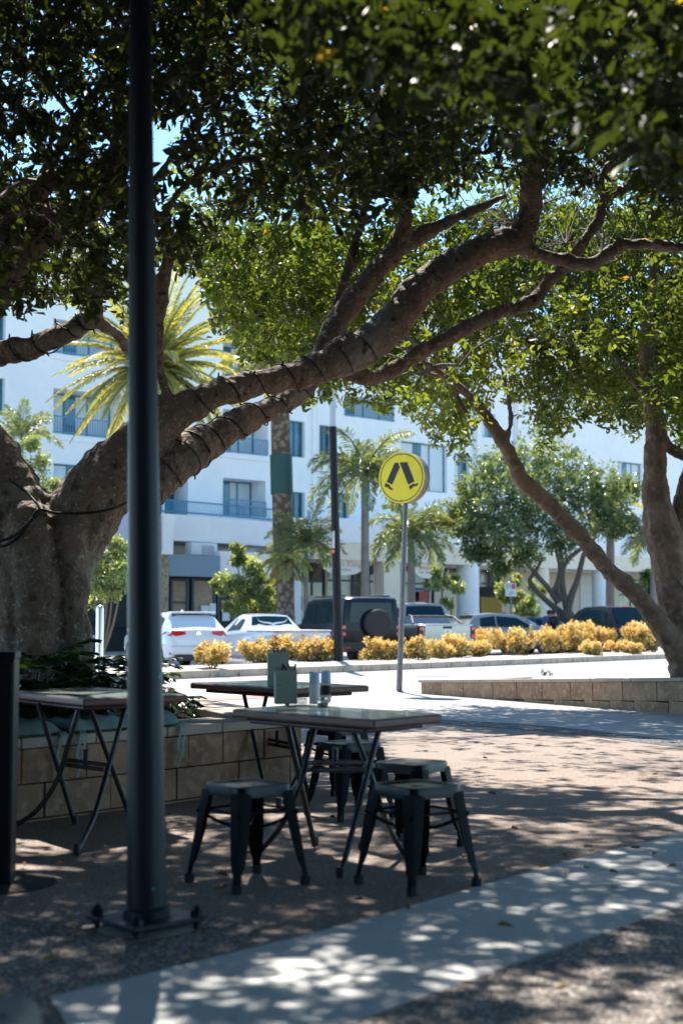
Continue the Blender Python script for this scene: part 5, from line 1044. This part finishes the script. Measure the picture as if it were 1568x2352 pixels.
for (x, yt, yb, wd), lab in zip(bush, nm):
    D_ = 1.03 * F / (yb - 1433); D_ = min(D_, 52); b = V(x, yb, D_); b.z = .15; s = D_ / F; r = wd / 2 * s * 1.25; h = (yb - yt) * s * (1.03 if x < 1000 else .92)
    o = thing('golden_shrub', lab, 'shrub', b, 0, 'golden shrubs along the median'); rr = random.Random(x)
    Cs, Ts, Ls = [], [], []
    for k in range(11):
        a = rr.uniform(0, 6.28); d = r * rr.uniform(.2, .78); c = np.array([b.x + math.cos(a) * d, b.y + math.sin(a) * d, b.z + h * rr.uniform(.25, .85)]); rad = r * rr.uniform(.14, .40)
        n = int(10 + 150 * rad); q = norm(rng.normal(0, 1, (n, 3))); q[:, 2] = np.where(q[:, 2] < -.5, -q[:, 2], q[:, 2])
        C = c + q * np.array([rad, rad, min(rad, h * .42)]) * rng.uniform(.7, 1.1, (n, 1)); Cs.append(C); Ts.append(q + [0, 0, .5])
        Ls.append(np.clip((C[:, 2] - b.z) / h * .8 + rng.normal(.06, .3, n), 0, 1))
    for k in range(7):      # loose sprigs standing out of the mass
        a = rr.uniform(0, 6.28); d = r * rr.uniform(.1, .95); n = 7; z0 = b.z + h * rr.uniform(.3, .75)
        C = np.array([b.x + math.cos(a) * d, b.y + math.sin(a) * d, z0]) + np.outer(np.linspace(0, 1, n), [rr.uniform(-.12, .12), rr.uniform(-.12, .12), h * rr.uniform(.25, .5)]) + rng.normal(0, .025, (n, 3)); Cs.append(C); Ts.append(np.tile([0, 0, 1.0], (n, 1)) + rng.normal(0, .3, (n, 3))); Ls.append(rng.uniform(.2, 1, n))
    C = np.concatenate(Cs); C[:, 2] = np.clip(C[:, 2], b.z + .05, b.z + h * 1.12)
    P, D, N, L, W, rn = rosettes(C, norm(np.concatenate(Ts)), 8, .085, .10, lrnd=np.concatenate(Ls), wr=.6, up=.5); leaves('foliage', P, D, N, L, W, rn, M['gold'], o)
    mb = MB()
    for k in range(7): a = k * .9; mb.tube([b - Vector((0, 0, .05)), b + Vector((math.cos(a) * r * .3, math.sin(a) * r * .3, h * .3)), b + Vector((math.cos(a) * r * .6, math.sin(a) * r * .6, h * .7))], [.014, .01, .004], 4)
    mb.build('stems', M['twig'], o, world=True, fix=False)
# ------------------------------------------------------------------ slim black street lamp on the median
b = V(778, 1523, 37.4); b.z = .15; sL = thing('street_lamp', 'slim black street lamp on the median with a white number strip and orange disc', 'street lamp', b)
s = 37.4 / F; xt = (766 - 780) * s
zt_ = V(766, 980, 37.4).z
mb = MB(); mb.tube([(0, 0, 0), (xt, 0, zt_ - .15)], [.125, .098], 20); mb.build('pole', M['black'], sL, smooth=60, fix=False)
mb = MB(); mb.tube([(xt, 0, zt_ - .149), (xt * 1.03, 0, zt_ + 1.6)], [.085, .075], 20); mb.build('upper_pole', M['grey'], sL, smooth=60, fix=False)
mb = MB(); mb.tube([(xt * 1.03, 0, zt_ + 1.55), (xt + .5, -.2, zt_ + 1.75), (xt + 1.2, -.3, zt_ + 1.75)], .04, 8); mb.build('arm', M['grey'], sL, fix=False)
mb = MB(); mb.box((xt + 1.5, -.35, zt_ + 1.74), (.75, .3, .1)); mb.build('lamp_head', M['grey'], sL, bevel=.03)
mb = MB(); mb.box((0, 0, .02), (.42, .42, .04)); mb.build('base_plate', M['black'], sL, bevel=.008)
def onpole(x, y): q = V(x, y, 37.4); return (q.x - b.x, q.z - b.z)
q = onpole(765.5, 1240); mb = MB(); mb.box((q[0], -.118, q[1]), (.062, .01, .44)); ns = mb.build('number_strip', M['white'], sL)
for k, ch in enumerate('20417'): text(ch, .085, 'black', sL, (q[0], -.125, q[1] + .17 - k * .085), ext=.001, name='number')
q = onpole(764.5, 1267); mb = MB(); mb.lathe([(.048, -.130), (.048, -.112)], (q[0], 0, q[1]), 20, 'y'); mb.build('reflector', M['orange'], sL)
# parking sign
b = V(1173, 1480, 58); b.z = 0; ps = thing('parking_sign', 'small white parking sign with a red corner on a thin pole', 'road sign', b); s = 58 / F
zc_ = V(1173, 1355, 58).z; mb = MB(); mb.tube([(0, 0, 0), (0, 0, zc_ + .5)], .035, 8); mb.build('pole', M['galv'], ps)
mb = MB(); mb.b2((-12.5 * s, -.06, zc_ - 15 * s), (12.5 * s, -.045, zc_ + 16 * s)); mb.build('plate', M['white'], ps)
mb = MB(); mb.b2((1 * s, -.066, zc_ + 2 * s), (11 * s, -.0605, zc_ + 14 * s)); mb.build('red_panel', M['red'], ps)
text('P', .36, 'textgreen', ps, (-6 * s, -.062, zc_ + 6 * s), ext=.001); text('2P', .2, 'textgreen', ps, (0, -.062, zc_ - 8 * s), ext=.001)
# ------------------------------------------------------------------ cars
def car(name, label, loc, rz, paint, stn, wheels, sides, rear=None, front=None, spec='', W_=.88, rw=.33):
    o = thing(name, label, 'car' if name != 'pickup' else 'pickup truck', (loc[0], loc[1], 0.008), rz, 'cars parked beyond the median'); mb = MB(); vs = []; K = 0
    def ring(s):
        y, zb, w_, zl, wr, zr = s
        h = [(w_ * .86, zb), (w_ * .96, zb + .1), (w_, zb + (zl - zb) * .45), (w_ * .99, zl - .1), (w_ * .955, zl - .01)]
        h += [(wr + .01, zr - .06), (wr * .94, zr - .012), (wr * .6, zr + .008), (0, zr + .012)] if zr > zl + .15 else [(w_ * .93, zl + .0), (w_ * .86, zr - .008), (w_ * .5, zr + .01), (0, zr + .015)]
        return [(x, y, z) for x, z in h] + [(-x, y, z) for x, z in h[-2::-1]]
    for s in stn: r = ring(s); K = len(r); vs += r
    n = len(stn); fs = [(i * K + j, i * K + j + 1, (i + 1) * K + j + 1, (i + 1) * K + j) for i in range(n - 1) for j in range(K - 1)] + [(i * K + K - 1, i * K, (i + 1) * K, (i + 1) * K + K - 1) for i in range(n - 1)]
    fs += [tuple(range(K)), tuple((n - 1) * K + j for j in range(K))]
    mb.add(vs, fs); body = mb.build('body', M[paint], o, smooth=32)
    def ip(y):
        for a, b in zip(stn, stn[1:]):
            if a[0] <= y <= b[0]: f = (y - a[0]) / (b[0] - a[0] + 1e-9); return [a[i] * (1 - f) + b[i] * f for i in range(6)]
        return stn[-1]
    def S(y, t, side, off=.012):
        _, zb, w_, zl, wr, zr = ip(y); x = w_ * .955 + (wr + .01 - w_ * .955) * t; z = zl - .01 + (zr - .05 - zl) * t; return (side * (x + off), y, z)
    for side in (-1, 1):
        for sd in sides:
            mb = MB(); mb.poly([S(y, t, side) for y, t in sd]); mb.build('side_window', M['carglass'], o, fix=False)
    for glist, nm_ in ((rear, 'rear_window'), (front, 'windscreen')):
        if not glist: continue
        y0, y1, t0, t1, wf = glist; a, b = ip(y0), ip(y1)
        nx = math.copysign(1, y1 - y0); q = []
        L = [(a, t0), (b, t1)]; pts = []
        for s, t in L: pts.append((s[0], s[5] if s[5] > s[3] + .15 else s[3], (s[4] if s[5] > s[3] + .15 else s[2] * .9) * wf))
        (ya, za, wa), (yb, zb_, wb) = pts; f = lambda t: (ya + (yb - ya) * t, za + (zb_ - za) * t, wa + (wb - wa) * t)
        dy, dz = yb - ya, zb_ - za; l = math.hypot(dy, dz); ny, nz = -dz / l, dy / l
        if nz < 0: ny, nz = -ny, -nz
        mb = MB(); N = 6; vv = []
        for t in (t0, t1):
            Y, Z, Wd = f(t)
            for k in range(N + 1): x = -Wd + 2 * Wd * k / N; vv.append((x, Y + ny * .03, Z + nz * .03 - .02 * (2 * k / N - 1) ** 2))
        mb.add(vv, [(k, k + 1, N + 2 + k, N + 1 + k) for k in range(N)]); mb.build(nm_, M['carglass'], o, fix=False)
    for y in wheels:
        for side in (-1, 1):
            s = ip(y); x = side * s[2]; mb = MB(); mb.lathe([(rw + .055, side * -.02), (rw + .055, side * .004)], (x, y, rw), 28, 'x'); mb.build('wheel_arch', M['trim'], o)
            mb = MB(); a_, b_ = x - side * .2, x + side * .015; mb.lathe([(rw * .7, a_), (rw * .97, a_), (rw, a_ + side * .03), (rw, b_ - side * .03), (rw * .95, b_), (rw * .66, b_ + side * .001)], (0, y, rw), 28, 'x'); wh = mb.build('wheel', M['tyre'], o, smooth=40)
            mb = MB(); mb.lathe([(rw * .66, b_ - side * .01), (rw * .62, b_ + side * .002), (rw * .2, b_ - side * .005), (rw * .15, b_ + side * .01)], (0, y, rw), 28, 'x')
            for k in range(5):
                a = k * 1.2566; mb.box((b_ + side * .006, y + math.cos(a) * rw * .4, rw + math.sin(a) * rw * .4), (.012, rw * .1, rw * .5), tilt=Matrix.Rotation(-a + math.pi / 2, 3, 'X') if False else Matrix.Rotation(a - math.pi / 2, 3, 'X'))
            mb.build('rim', M['rim'], wh, smooth=40)
    return o, ip, S
def part(o, name, m, a, b, bev=.01, rx=0): mb = MB(); mb.b2(a, b); return mb.build(name, M[m], o, bevel=bev)
HD = R_(22)
def at(x, D_): q = V(x, 1480, D_); return (q.x, D_)
# white hatchback
o, ip, S = car('hatchback', 'white hatchback seen from behind, parked at the left just past the big post', at(457, 37.6), HD + .06, 'carwhite',
    [(0, .38, .70, .80, .6, .83), (.06, .26, .80, .96, .68, 1.0), (.16, .22, .86, 1.0, .72, 1.06), (.30, .20, .875, .99, .68, 1.24), (.62, .2, .885, .97, .60, 1.46), (1.3, .2, .89, .95, .60, 1.49), (2.2, .2, .89, .93, .585, 1.45), (2.7, .2, .88, .93, .56, 1.28), (3.3, .22, .87, .93, .6, 1.0), (3.35, .22, .87, .92, .6, .95), (4.0, .24, .82, .84, .6, .86), (4.25, .3, .62, .66, .5, .68)],
    (.78, 3.38), [[(.85, .12), (.80, .8), (1.35, .93), (1.35, .12)], [(1.42, .12), (1.42, .93), (2.2, .88), (2.85, .2), (2.85, .1)]], (.16, .62, .10, .9, .93), (3.25, 2.3, .08, .92, .95), rw=.32)
for sd in (-1, 1):
    mb = MB(); mb.add([(sd * x, y, z) for x, y, z in ((.88, .26, .96), (.885, .4, .90), (.80, .05, .86), (.66, .015, .84), (.36, -.012, .90), (.38, .0, .97), (.70, .05, 1.0))], [(0, 1, 2, 6), (6, 2, 3), (6, 3, 4, 5)]); mb.build('tail_light', M['taillight'], o, fix=False)
    part(o, 'rear_reflector', 'taillight', (sd * .58, -.02, .38), (sd * .82, .02, .42), .004)
    part(o, 'wing_mirror', 'carwhite', (sd * .90, 2.72, .93), (sd * 1.08, 2.84, 1.06), .03)
part(o, 'rear_bumper', 'carwhite', (-.78, -.05, .36), (.78, .2, .60), .05); part(o, 'diffuser', 'trim', (-.66, -.055, .24), (.66, .15, .37), .02); part(o, 'number_plate', 'oval', (-.18, -.075, .48), (.18, -.055, .58), .003)
mb = MB(); mb.add([(-.58, -.012, .62), (.58, -.012, .62), (.66, -.0, .80), (.60, .02, .83), (-.60, .02, .83), (-.66, 0, .80)], [tuple(range(6))]); mb.build('tailgate_recess', M['carwhite'], o, fix=False)
part(o, 'spoiler', 'carwhite', (-.62, .42, 1.455), (.62, .70, 1.50), .015); part(o, 'wiper', 'trim', (.02, .24, 1.075), (.32, .26, 1.095), .003)
mb = MB(); mb.lathe([(.075, -.004), (.075, .002)], (0, .02, .90), 18, 'y'); mb.lathe([(.03, -.02), (.03, -.005)], (0, .02, .90), 12, 'y'); mb.build('badge', M['chrome'], o)
mb = MB(); mb.add([(0, 1.2, 1.5), (.0, 1.45, 1.5), (0, 1.38, 1.58)], [(0, 1, 2)]); mb.box((0, 1.38, 1.52), (.02, .16, .05)); mb.build('antenna', M['white'], o, fix=False)
# generic pickup
def pickup(label, loc, rz, paint, H_, old=False):
    k = H_ / 1.85; low = old
    if old: stn = [(0, .28, .80, .93, .6, .94), (.05, .22, .87, .96, .6, .965), (.9, .2, .90, .97, .6, .975), (1.75, .2, .90, .97, .60, .98), (1.95, .2, .9, .98, .66, 1.02), (2.35, .2, .9, .97, .60, 1.42), (2.9, .2, .9, .95, .60, 1.455), (3.3, .2, .9, .93, .58, 1.40), (4.0, .22, .9, .92, .6, .96), (4.9, .26, .84, .8, .6, .82), (5.05, .3, .7, .66, .5, .68)]
    else: stn = [(0, .5, .86, 1.14, .6, 1.16), (.05, .46, .93, 1.16, .6, 1.17), (.9, .45, .95, 1.16, .6, 1.17), (1.55, .45, .95, 1.16, .60, 1.18), (1.62, .45, .95, 1.18, .72, 1.3), (1.8, .45, .95, 1.18, .68, 1.8), (2.6, .45, .95, 1.17, .68, 1.85), (3.2, .45, .95, 1.15, .66, 1.78), (3.9, .45, .94, 1.12, .7, 1.22), (5.0, .46, .92, 1.08, .7, 1.1), (5.25, .5, .8, .96, .6, .98)]
    r0, r1 = (1.95, 2.35) if old else (1.62, 1.8)
    o, ip, S = car('pickup', label, loc, rz, paint, stn, (1.0, 4.1) if old else (1.05, 4.25), [[(r1 + .1, .15), (r1 + .12, .85), (3.1 if old else 2.5, .9), (3.45 if old else 2.5, .12)]] + ([] if old else [[(2.6, .12), (2.6, .9), (3.15, .85), (3.6, .25), (3.6, .12)]]),
                  (r0, r1, .12, .9, .86), (3.95 if old else 3.85, 3.35 if old else 3.2, .08, .9, .95), rw=.33 if old else .38)
    return o
o = pickup('low white pickup with closed tray, between the hatchback and the dark four wheel drive', at(694, 38.3), HD + .06, 'carwhite', 1.46, True)
part(o, 'tailgate', 'carwhite', (-.70, -.03, .45), (.70, .0, .93), .02); part(o, 'tray_cover', 'white', (-.86, .0, .975), (.86, 1.9, 1.01), .01)
for sd in (-1, 1): part(o, 'tail_light', 'taillight', (sd * .72, -.035, .60), (sd * .86, .05, .86), .02)
part(o, 'rear_bumper', 'carwhite', (-.84, -.07, .26), (.84, .1, .44), .04)
mb = MB(); mb.lathe([(.045, -.045), (.045, -.03)], (0, 0, .84), 14, 'y'); mb.build('badge', M['chrome'], o)
mb = MB()      # bull horn transfer on the rear window
for sd in (-1, 1):
    pts = catmull([(0, 0), (sd * .12, .03), (sd * .3, .05), (sd * .42, .10), (sd * .46, .19)], 4)
    for (a, b), (c, d), t0, t1 in zip(pts, pts[1:], np.linspace(.028, .006, len(pts)), np.linspace(.027, .005, len(pts))):
        Q = lambda x, z: (x, 2.05 + z * .55 - .043, 1.13 + z * .98 + .04)
        mb.add([Q(a, b - t0), Q(c, d - t1), Q(c, d + t1), Q(a, b + t0)], [(0, 1, 2, 3)])
mb.add([Q(-.05, .03), Q(.05, .03), Q(.02, -.11), Q(-.02, -.11)], [(0, 1, 2, 3)]); mb.build('horn_transfer', M['white'], o, fix=False)
o = pickup('silver pickup with black cab window, just right of the round sign pole', at(1026, 43.6), HD - .04, 'carsilver', 1.85)
part(o, 'tailgate', 'carsilver', (-.76, -.04, .62), (.76, .0, 1.14), .03)
for sd in (-1, 1):
    part(o, 'tail_light', 'trim', (sd * .79, -.03, .72), (sd * .94, .12, 1.12), .02); part(o, 'light_lens', 'taillight', (sd * .80, -.045, .74), (sd * .92, -.031, .86), .01); part(o, 'light_lens', 'taillight', (sd * .80, -.045, .98), (sd * .92, -.031, 1.08), .01)
part(o, 'rear_bumper', 'trim', (-.9, -.12, .42), (.9, .05, .60), .03); part(o, 'handle', 'trim', (-.15, -.055, 1.03), (.15, -.041, 1.10), .006)
mb = MB(); n = 24; mb.add([(.13 * math.cos(t), y, .93 + .055 * math.sin(t)) for y in (-.058, -.041) for t in [2 * math.pi * k / n for k in range(n)]], [tuple(range(n)), tuple(range(n, 2 * n))] + [(k, (k + 1) % n, n + (k + 1) % n, n + k) for k in range(n)]); mb.build('oval_badge', M['carblue'], o)
mb = MB(); mb.add([(r_ * .13 * math.cos(t), -.0595, .93 + r_ * .055 * math.sin(t)) for r_ in (1.0, .86) for t in [2 * math.pi * k / n for k in range(n)]], [(k, (k + 1) % n, n + (k + 1) % n, n + k) for k in range(n)]); mb.build('badge_ring', M['chrome'], o, fix=False)
text('Ford', .085, 'white', o, (0, -.0585, .93), ext=.001, name='badge_lettering', sh_=.3)
mb = MB()
for sd in (-1, 1): mb.tube([(sd * .82, .7, 1.18), (sd * .70, 1.1, 1.40), (sd * .62, 1.5, 1.44)], .035, 8); 
mb.tube([(-.70, 1.1, 1.40), (.70, 1.1, 1.40)], .035, 8); mb.build('sports_bar', M['trim'], o)
# dark four wheel drive
o, ip, S = car('four_wheel_drive', 'dark boxy four wheel drive with a spare wheel on its back door', at(852, 42.3), HD + .0, 'cardark',
    [(0, .46, .86, 1.14, .78, 1.86), (.02, .44, .95, 1.16, .82, 1.92), (.12, .42, .985, 1.16, .84, 1.97), (1.2, .42, .99, 1.15, .84, 1.99), (2.6, .42, .99, 1.15, .83, 1.97), (3.1, .42, .99, 1.15, .82, 1.90), (3.45, .42, .99, 1.15, .84, 1.30), (3.5, .44, .98, 1.14, .84, 1.2), (4.4, .46, .96, 1.10, .8, 1.13), (4.6, .5, .9, 1.0, .7, 1.02)],
    (.88, 3.5), [[(.35, .08), (.35, .86), (1.05, .88), (1.05, .08)], [(1.15, .08), (1.15, .88), (2.05, .88), (2.05, .08)], [(2.15, .08), (2.15, .88), (2.95, .85), (3.25, .12)]], None, (3.4, 3.1, .15, .9, .95), rw=.40)
mb = MB(); mb.add([(-.70, -.012, 1.22), (.70, -.012, 1.22), (.64, -.008, 1.80), (-.64, -.008, 1.80)], [(0, 1, 2, 3)]); mb.build('rear_window', M['carglass'], o, fix=False)
part(o, 'rear_bumper', 'trim', (-.94, -.10, .34), (.94, .05, .66), .04)
for sd in (-1, 1):
    part(o, 'tail_light', 'taillight', (sd * .81, -.02, 1.02), (sd * .92, .02, 1.13), .01); part(o, 'tail_light', 'taillight', (sd * .81, -.02, .82), (sd * .92, .02, .93), .01); part(o, 'reflector', 'taillight', (sd * .70, -.115, .46), (sd * .90, -.10, .49), .003)
cx_, cz2 = .14, 1.18
mb = MB(); mb.lathe([(.15, .0), (.38, -.02), (.43, -.06), (.43, -.20), (.40, -.235), (.27, -.24)], (cx_, -.02, cz2), 40, 'y'); sw = mb.build('spare_wheel', M['tyre'], o, smooth=40)
mb = MB(); mb.lathe([(.262, -.225), (.24, -.235), (.22, -.19), (.1, -.19), (.09, -.215), (.001, -.22)], (cx_, -.02, cz2), 32, 'y')
for k in range(5):
    a = k * 1.2566 + .3; mb.box((cx_ + math.cos(a) * .15, -.235, cz2 + math.sin(a) * .15), (.19, .02, .05), tilt=Matrix.Rotation(-a, 3, 'Y'))
mb.build('rim', M['rim'], sw, smooth=35)
part(o, 'roof_rail', 'trim', (-.74, .3, 1.985), (-.70, 2.8, 2.03), .008); part(o, 'roof_rail', 'trim', (.70, .3, 1.985), (.74, 2.8, 2.03), .008)
# estate / wagon shapes behind
def wagon(label, loc, rz, paint, zr, L=4.4, w_=.9):
    o, ip, S = car('parked_car', label, loc, rz, paint,
        [(0, .36, .74 * w_ / .9, .86, .66, .90), (.07, .24, .86 * w_ / .9, 1.0, .72, 1.03), (.2, .22, w_, 1.05, .74, 1.12), (.62, .2, w_, 1.03, .64, zr - .06), (1.3, .2, w_, 1.02, .64, zr), (2.3, .2, w_, 1.0, .62, zr - .04), (2.8, .2, w_, .99, .60, zr - .2), (3.35, .22, w_ * .98, .98, .62, 1.05), (L - .3, .24, w_ * .95, .9, .62, .92), (L, .3, .68, .72, .5, .74)],
        (.82, L - .95), [[(.75, .12), (.8, .82), (1.4, .9), (1.4, .12)], [(1.47, .12), (1.47, .9), (2.3, .86), (3.0, .15)]], (.2, .62, .1, .92, .92), (3.3, 2.4, .08, .92, .95))
    for sd in (-1, 1):
        mb = MB(); mb.add([(sd * x, y, z) for x, y, z in ((w_ + .005, .3, 1.0), (w_ + .005, .3, .90), (.80, .02, .90), (.48, -.02, .92), (.48, 0, .98), (.8, .06, 1.02))], [(0, 1, 2, 5), (5, 2, 3, 4)]); mb.build('tail_light', M['taillight'], o, fix=False)
        part(o, 'wing_mirror', paint, (sd * (w_ + .02), 2.7, 1.0), (sd * (w_ + .2), 2.82, 1.14), .03)
    part(o, 'rear_bumper', 'trim', (-.8, -.05, .26), (.8, .15, .46), .04); part(o, 'number_plate', 'white', (-.18, -.03, .62), (.18, -.012, .73), .002); part(o, 'brake_light', 'taillight', (-.2, .52, zr - .05), (.2, .56, zr - .02), .004)
    return o
wagon('dark grey blue car at the right, its tail behind the leaning limb', at(1462, 52), HD + .10, 'cardark', 1.84, 4.7, .95)
wagon('grey car seen side on, mostly hidden behind the silver pickup', at(1040, 54), R_(-72), 'carpearl', 1.58)
wagon('low dark blue car seen side on between the grey car and two people', at(1138, 58.5), R_(-76), 'carblue', 1.48)
wagon('dark car in deep shade behind the steel bollard at the left', at(215, 56), 1.4, 'cardark', 1.6)
# ------------------------------------------------------------------ people far off
def person(label, loc, rz, top_m, leg_m, lean=0, h=1.72, arm=.3):
    o = thing('person', label, 'person', loc, rz); k = h / 1.72
    J = {'pelvis': (0, 0, .95, .15), 'waist': (0, lean * .3, 1.1, .13), 'chest': (0, lean * .8, 1.32, .16), 'neck': (0, lean, 1.48, .055), 'head': (0, lean * 1.15, 1.60, .095), 'crown': (0, lean * 1.15, 1.70, .07)}
    E = [('pelvis', 'waist'), ('waist', 'chest'), ('chest', 'neck'), ('neck', 'head'), ('head', 'crown')]
    for s, n in ((-1, 'l'), (1, 'r')):
        J.update({n + 'hip': (s * .1, 0, .88, .095), n + 'knee': (s * .11, .03 * s, .48, .062), n + 'ankle': (s * .11, 0, .09, .04), n + 'toe': (s * .12, .14, .04, .04), n + 'sh': (s * .19, lean * .9, 1.42, .06), n + 'el': (s * .26, lean + arm * .3, 1.15, .045), n + 'wr': (s * .2, lean + arm, 1.05, .032), n + 'hd': (s * .18, lean + arm + .09, 1.03, .035)})
        E += [('pelvis', n + 'hip'), (n + 'hip', n + 'knee'), (n + 'knee', n + 'ankle'), (n + 'ankle', n + 'toe'), ('chest', n + 'sh'), (n + 'sh', n + 'el'), (n + 'el', n + 'wr'), (n + 'wr', n + 'hd')]
    ks = list(J); me = bpy.data.meshes.new('body'); me.from_pydata([(a * k, b * k, c * k) for a, b, c, r in J.values()], [(ks.index(a), ks.index(b)) for a, b in E], []); me.materials.append(M['skin'])
    ob = link(bpy.data.objects.new('body', me), o); ob.modifiers.new('skin', 'SKIN')
    if not me.skin_vertices: me.skin_vertices.new()
    for v, kk in zip(me.skin_vertices[0].data, ks): v.radius = (J[kk][3], J[kk][3]); v.use_root = kk == 'pelvis'
    sd = ob.modifiers.new('sub', 'SUBSURF'); sd.levels = sd.render_levels = 2
    mb = MB(); mb.lathe([(.17, .86), (.175, 1.0), (.165, 1.12), (.19, 1.3), (.20, 1.42), (.10, 1.49), (.07, 1.5)], (0, lean * .6, 0), 16)
    for s in (-1, 1): mb.tube([(s * .17, lean * .9, 1.43), (s * .225, lean * .95 + .02, 1.3), (s * .25, lean + arm * .25, 1.17)], [.075, .065, .06], 10)
    mb.build('shirt', M[top_m], o, smooth=60, fix=False)
    for s in (-1, 1): mb = MB(); mb.tube([(s * .09, 0, .95), (s * .105, .01, .7), (s * .11, .03 * s, .48), (s * .11, 0, .12)], [.115, .10, .08, .062], 12); mb.build('trouser_leg', M[leg_m], o, smooth=60, fix=False)
    mb = MB(); mb.lathe([(.001, 1.745), (.06, 1.735), (.098, 1.68), (.10, 1.62), (.07, 1.56)], (0, lean * 1.15 - .022, 0), 16); mb.build('hair', M['hair'], o, smooth=60, fix=False)
    return o
q = V(1246, 1450, 57.5); person('person in a blue shirt bending forward, left of the two by the twisting trunks', (q.x, 57.5, 0), R_(-80), 'shirtblue', 'trouser', .25, 1.66, .35)
q = V(1276, 1450, 57.2); person('person in a black top, right of the two by the twisting trunks', (q.x, 57.2, 0), R_(60), 'shirtblack', 'trouser', .12, 1.66, .3)
q = V(1158, 1450, 66); person('person in dark clothes passing the ochre hoarding', (q.x, 66, 0), R_(90), 'shirtblack', 'shirtblack', .05, 1.75, .1)
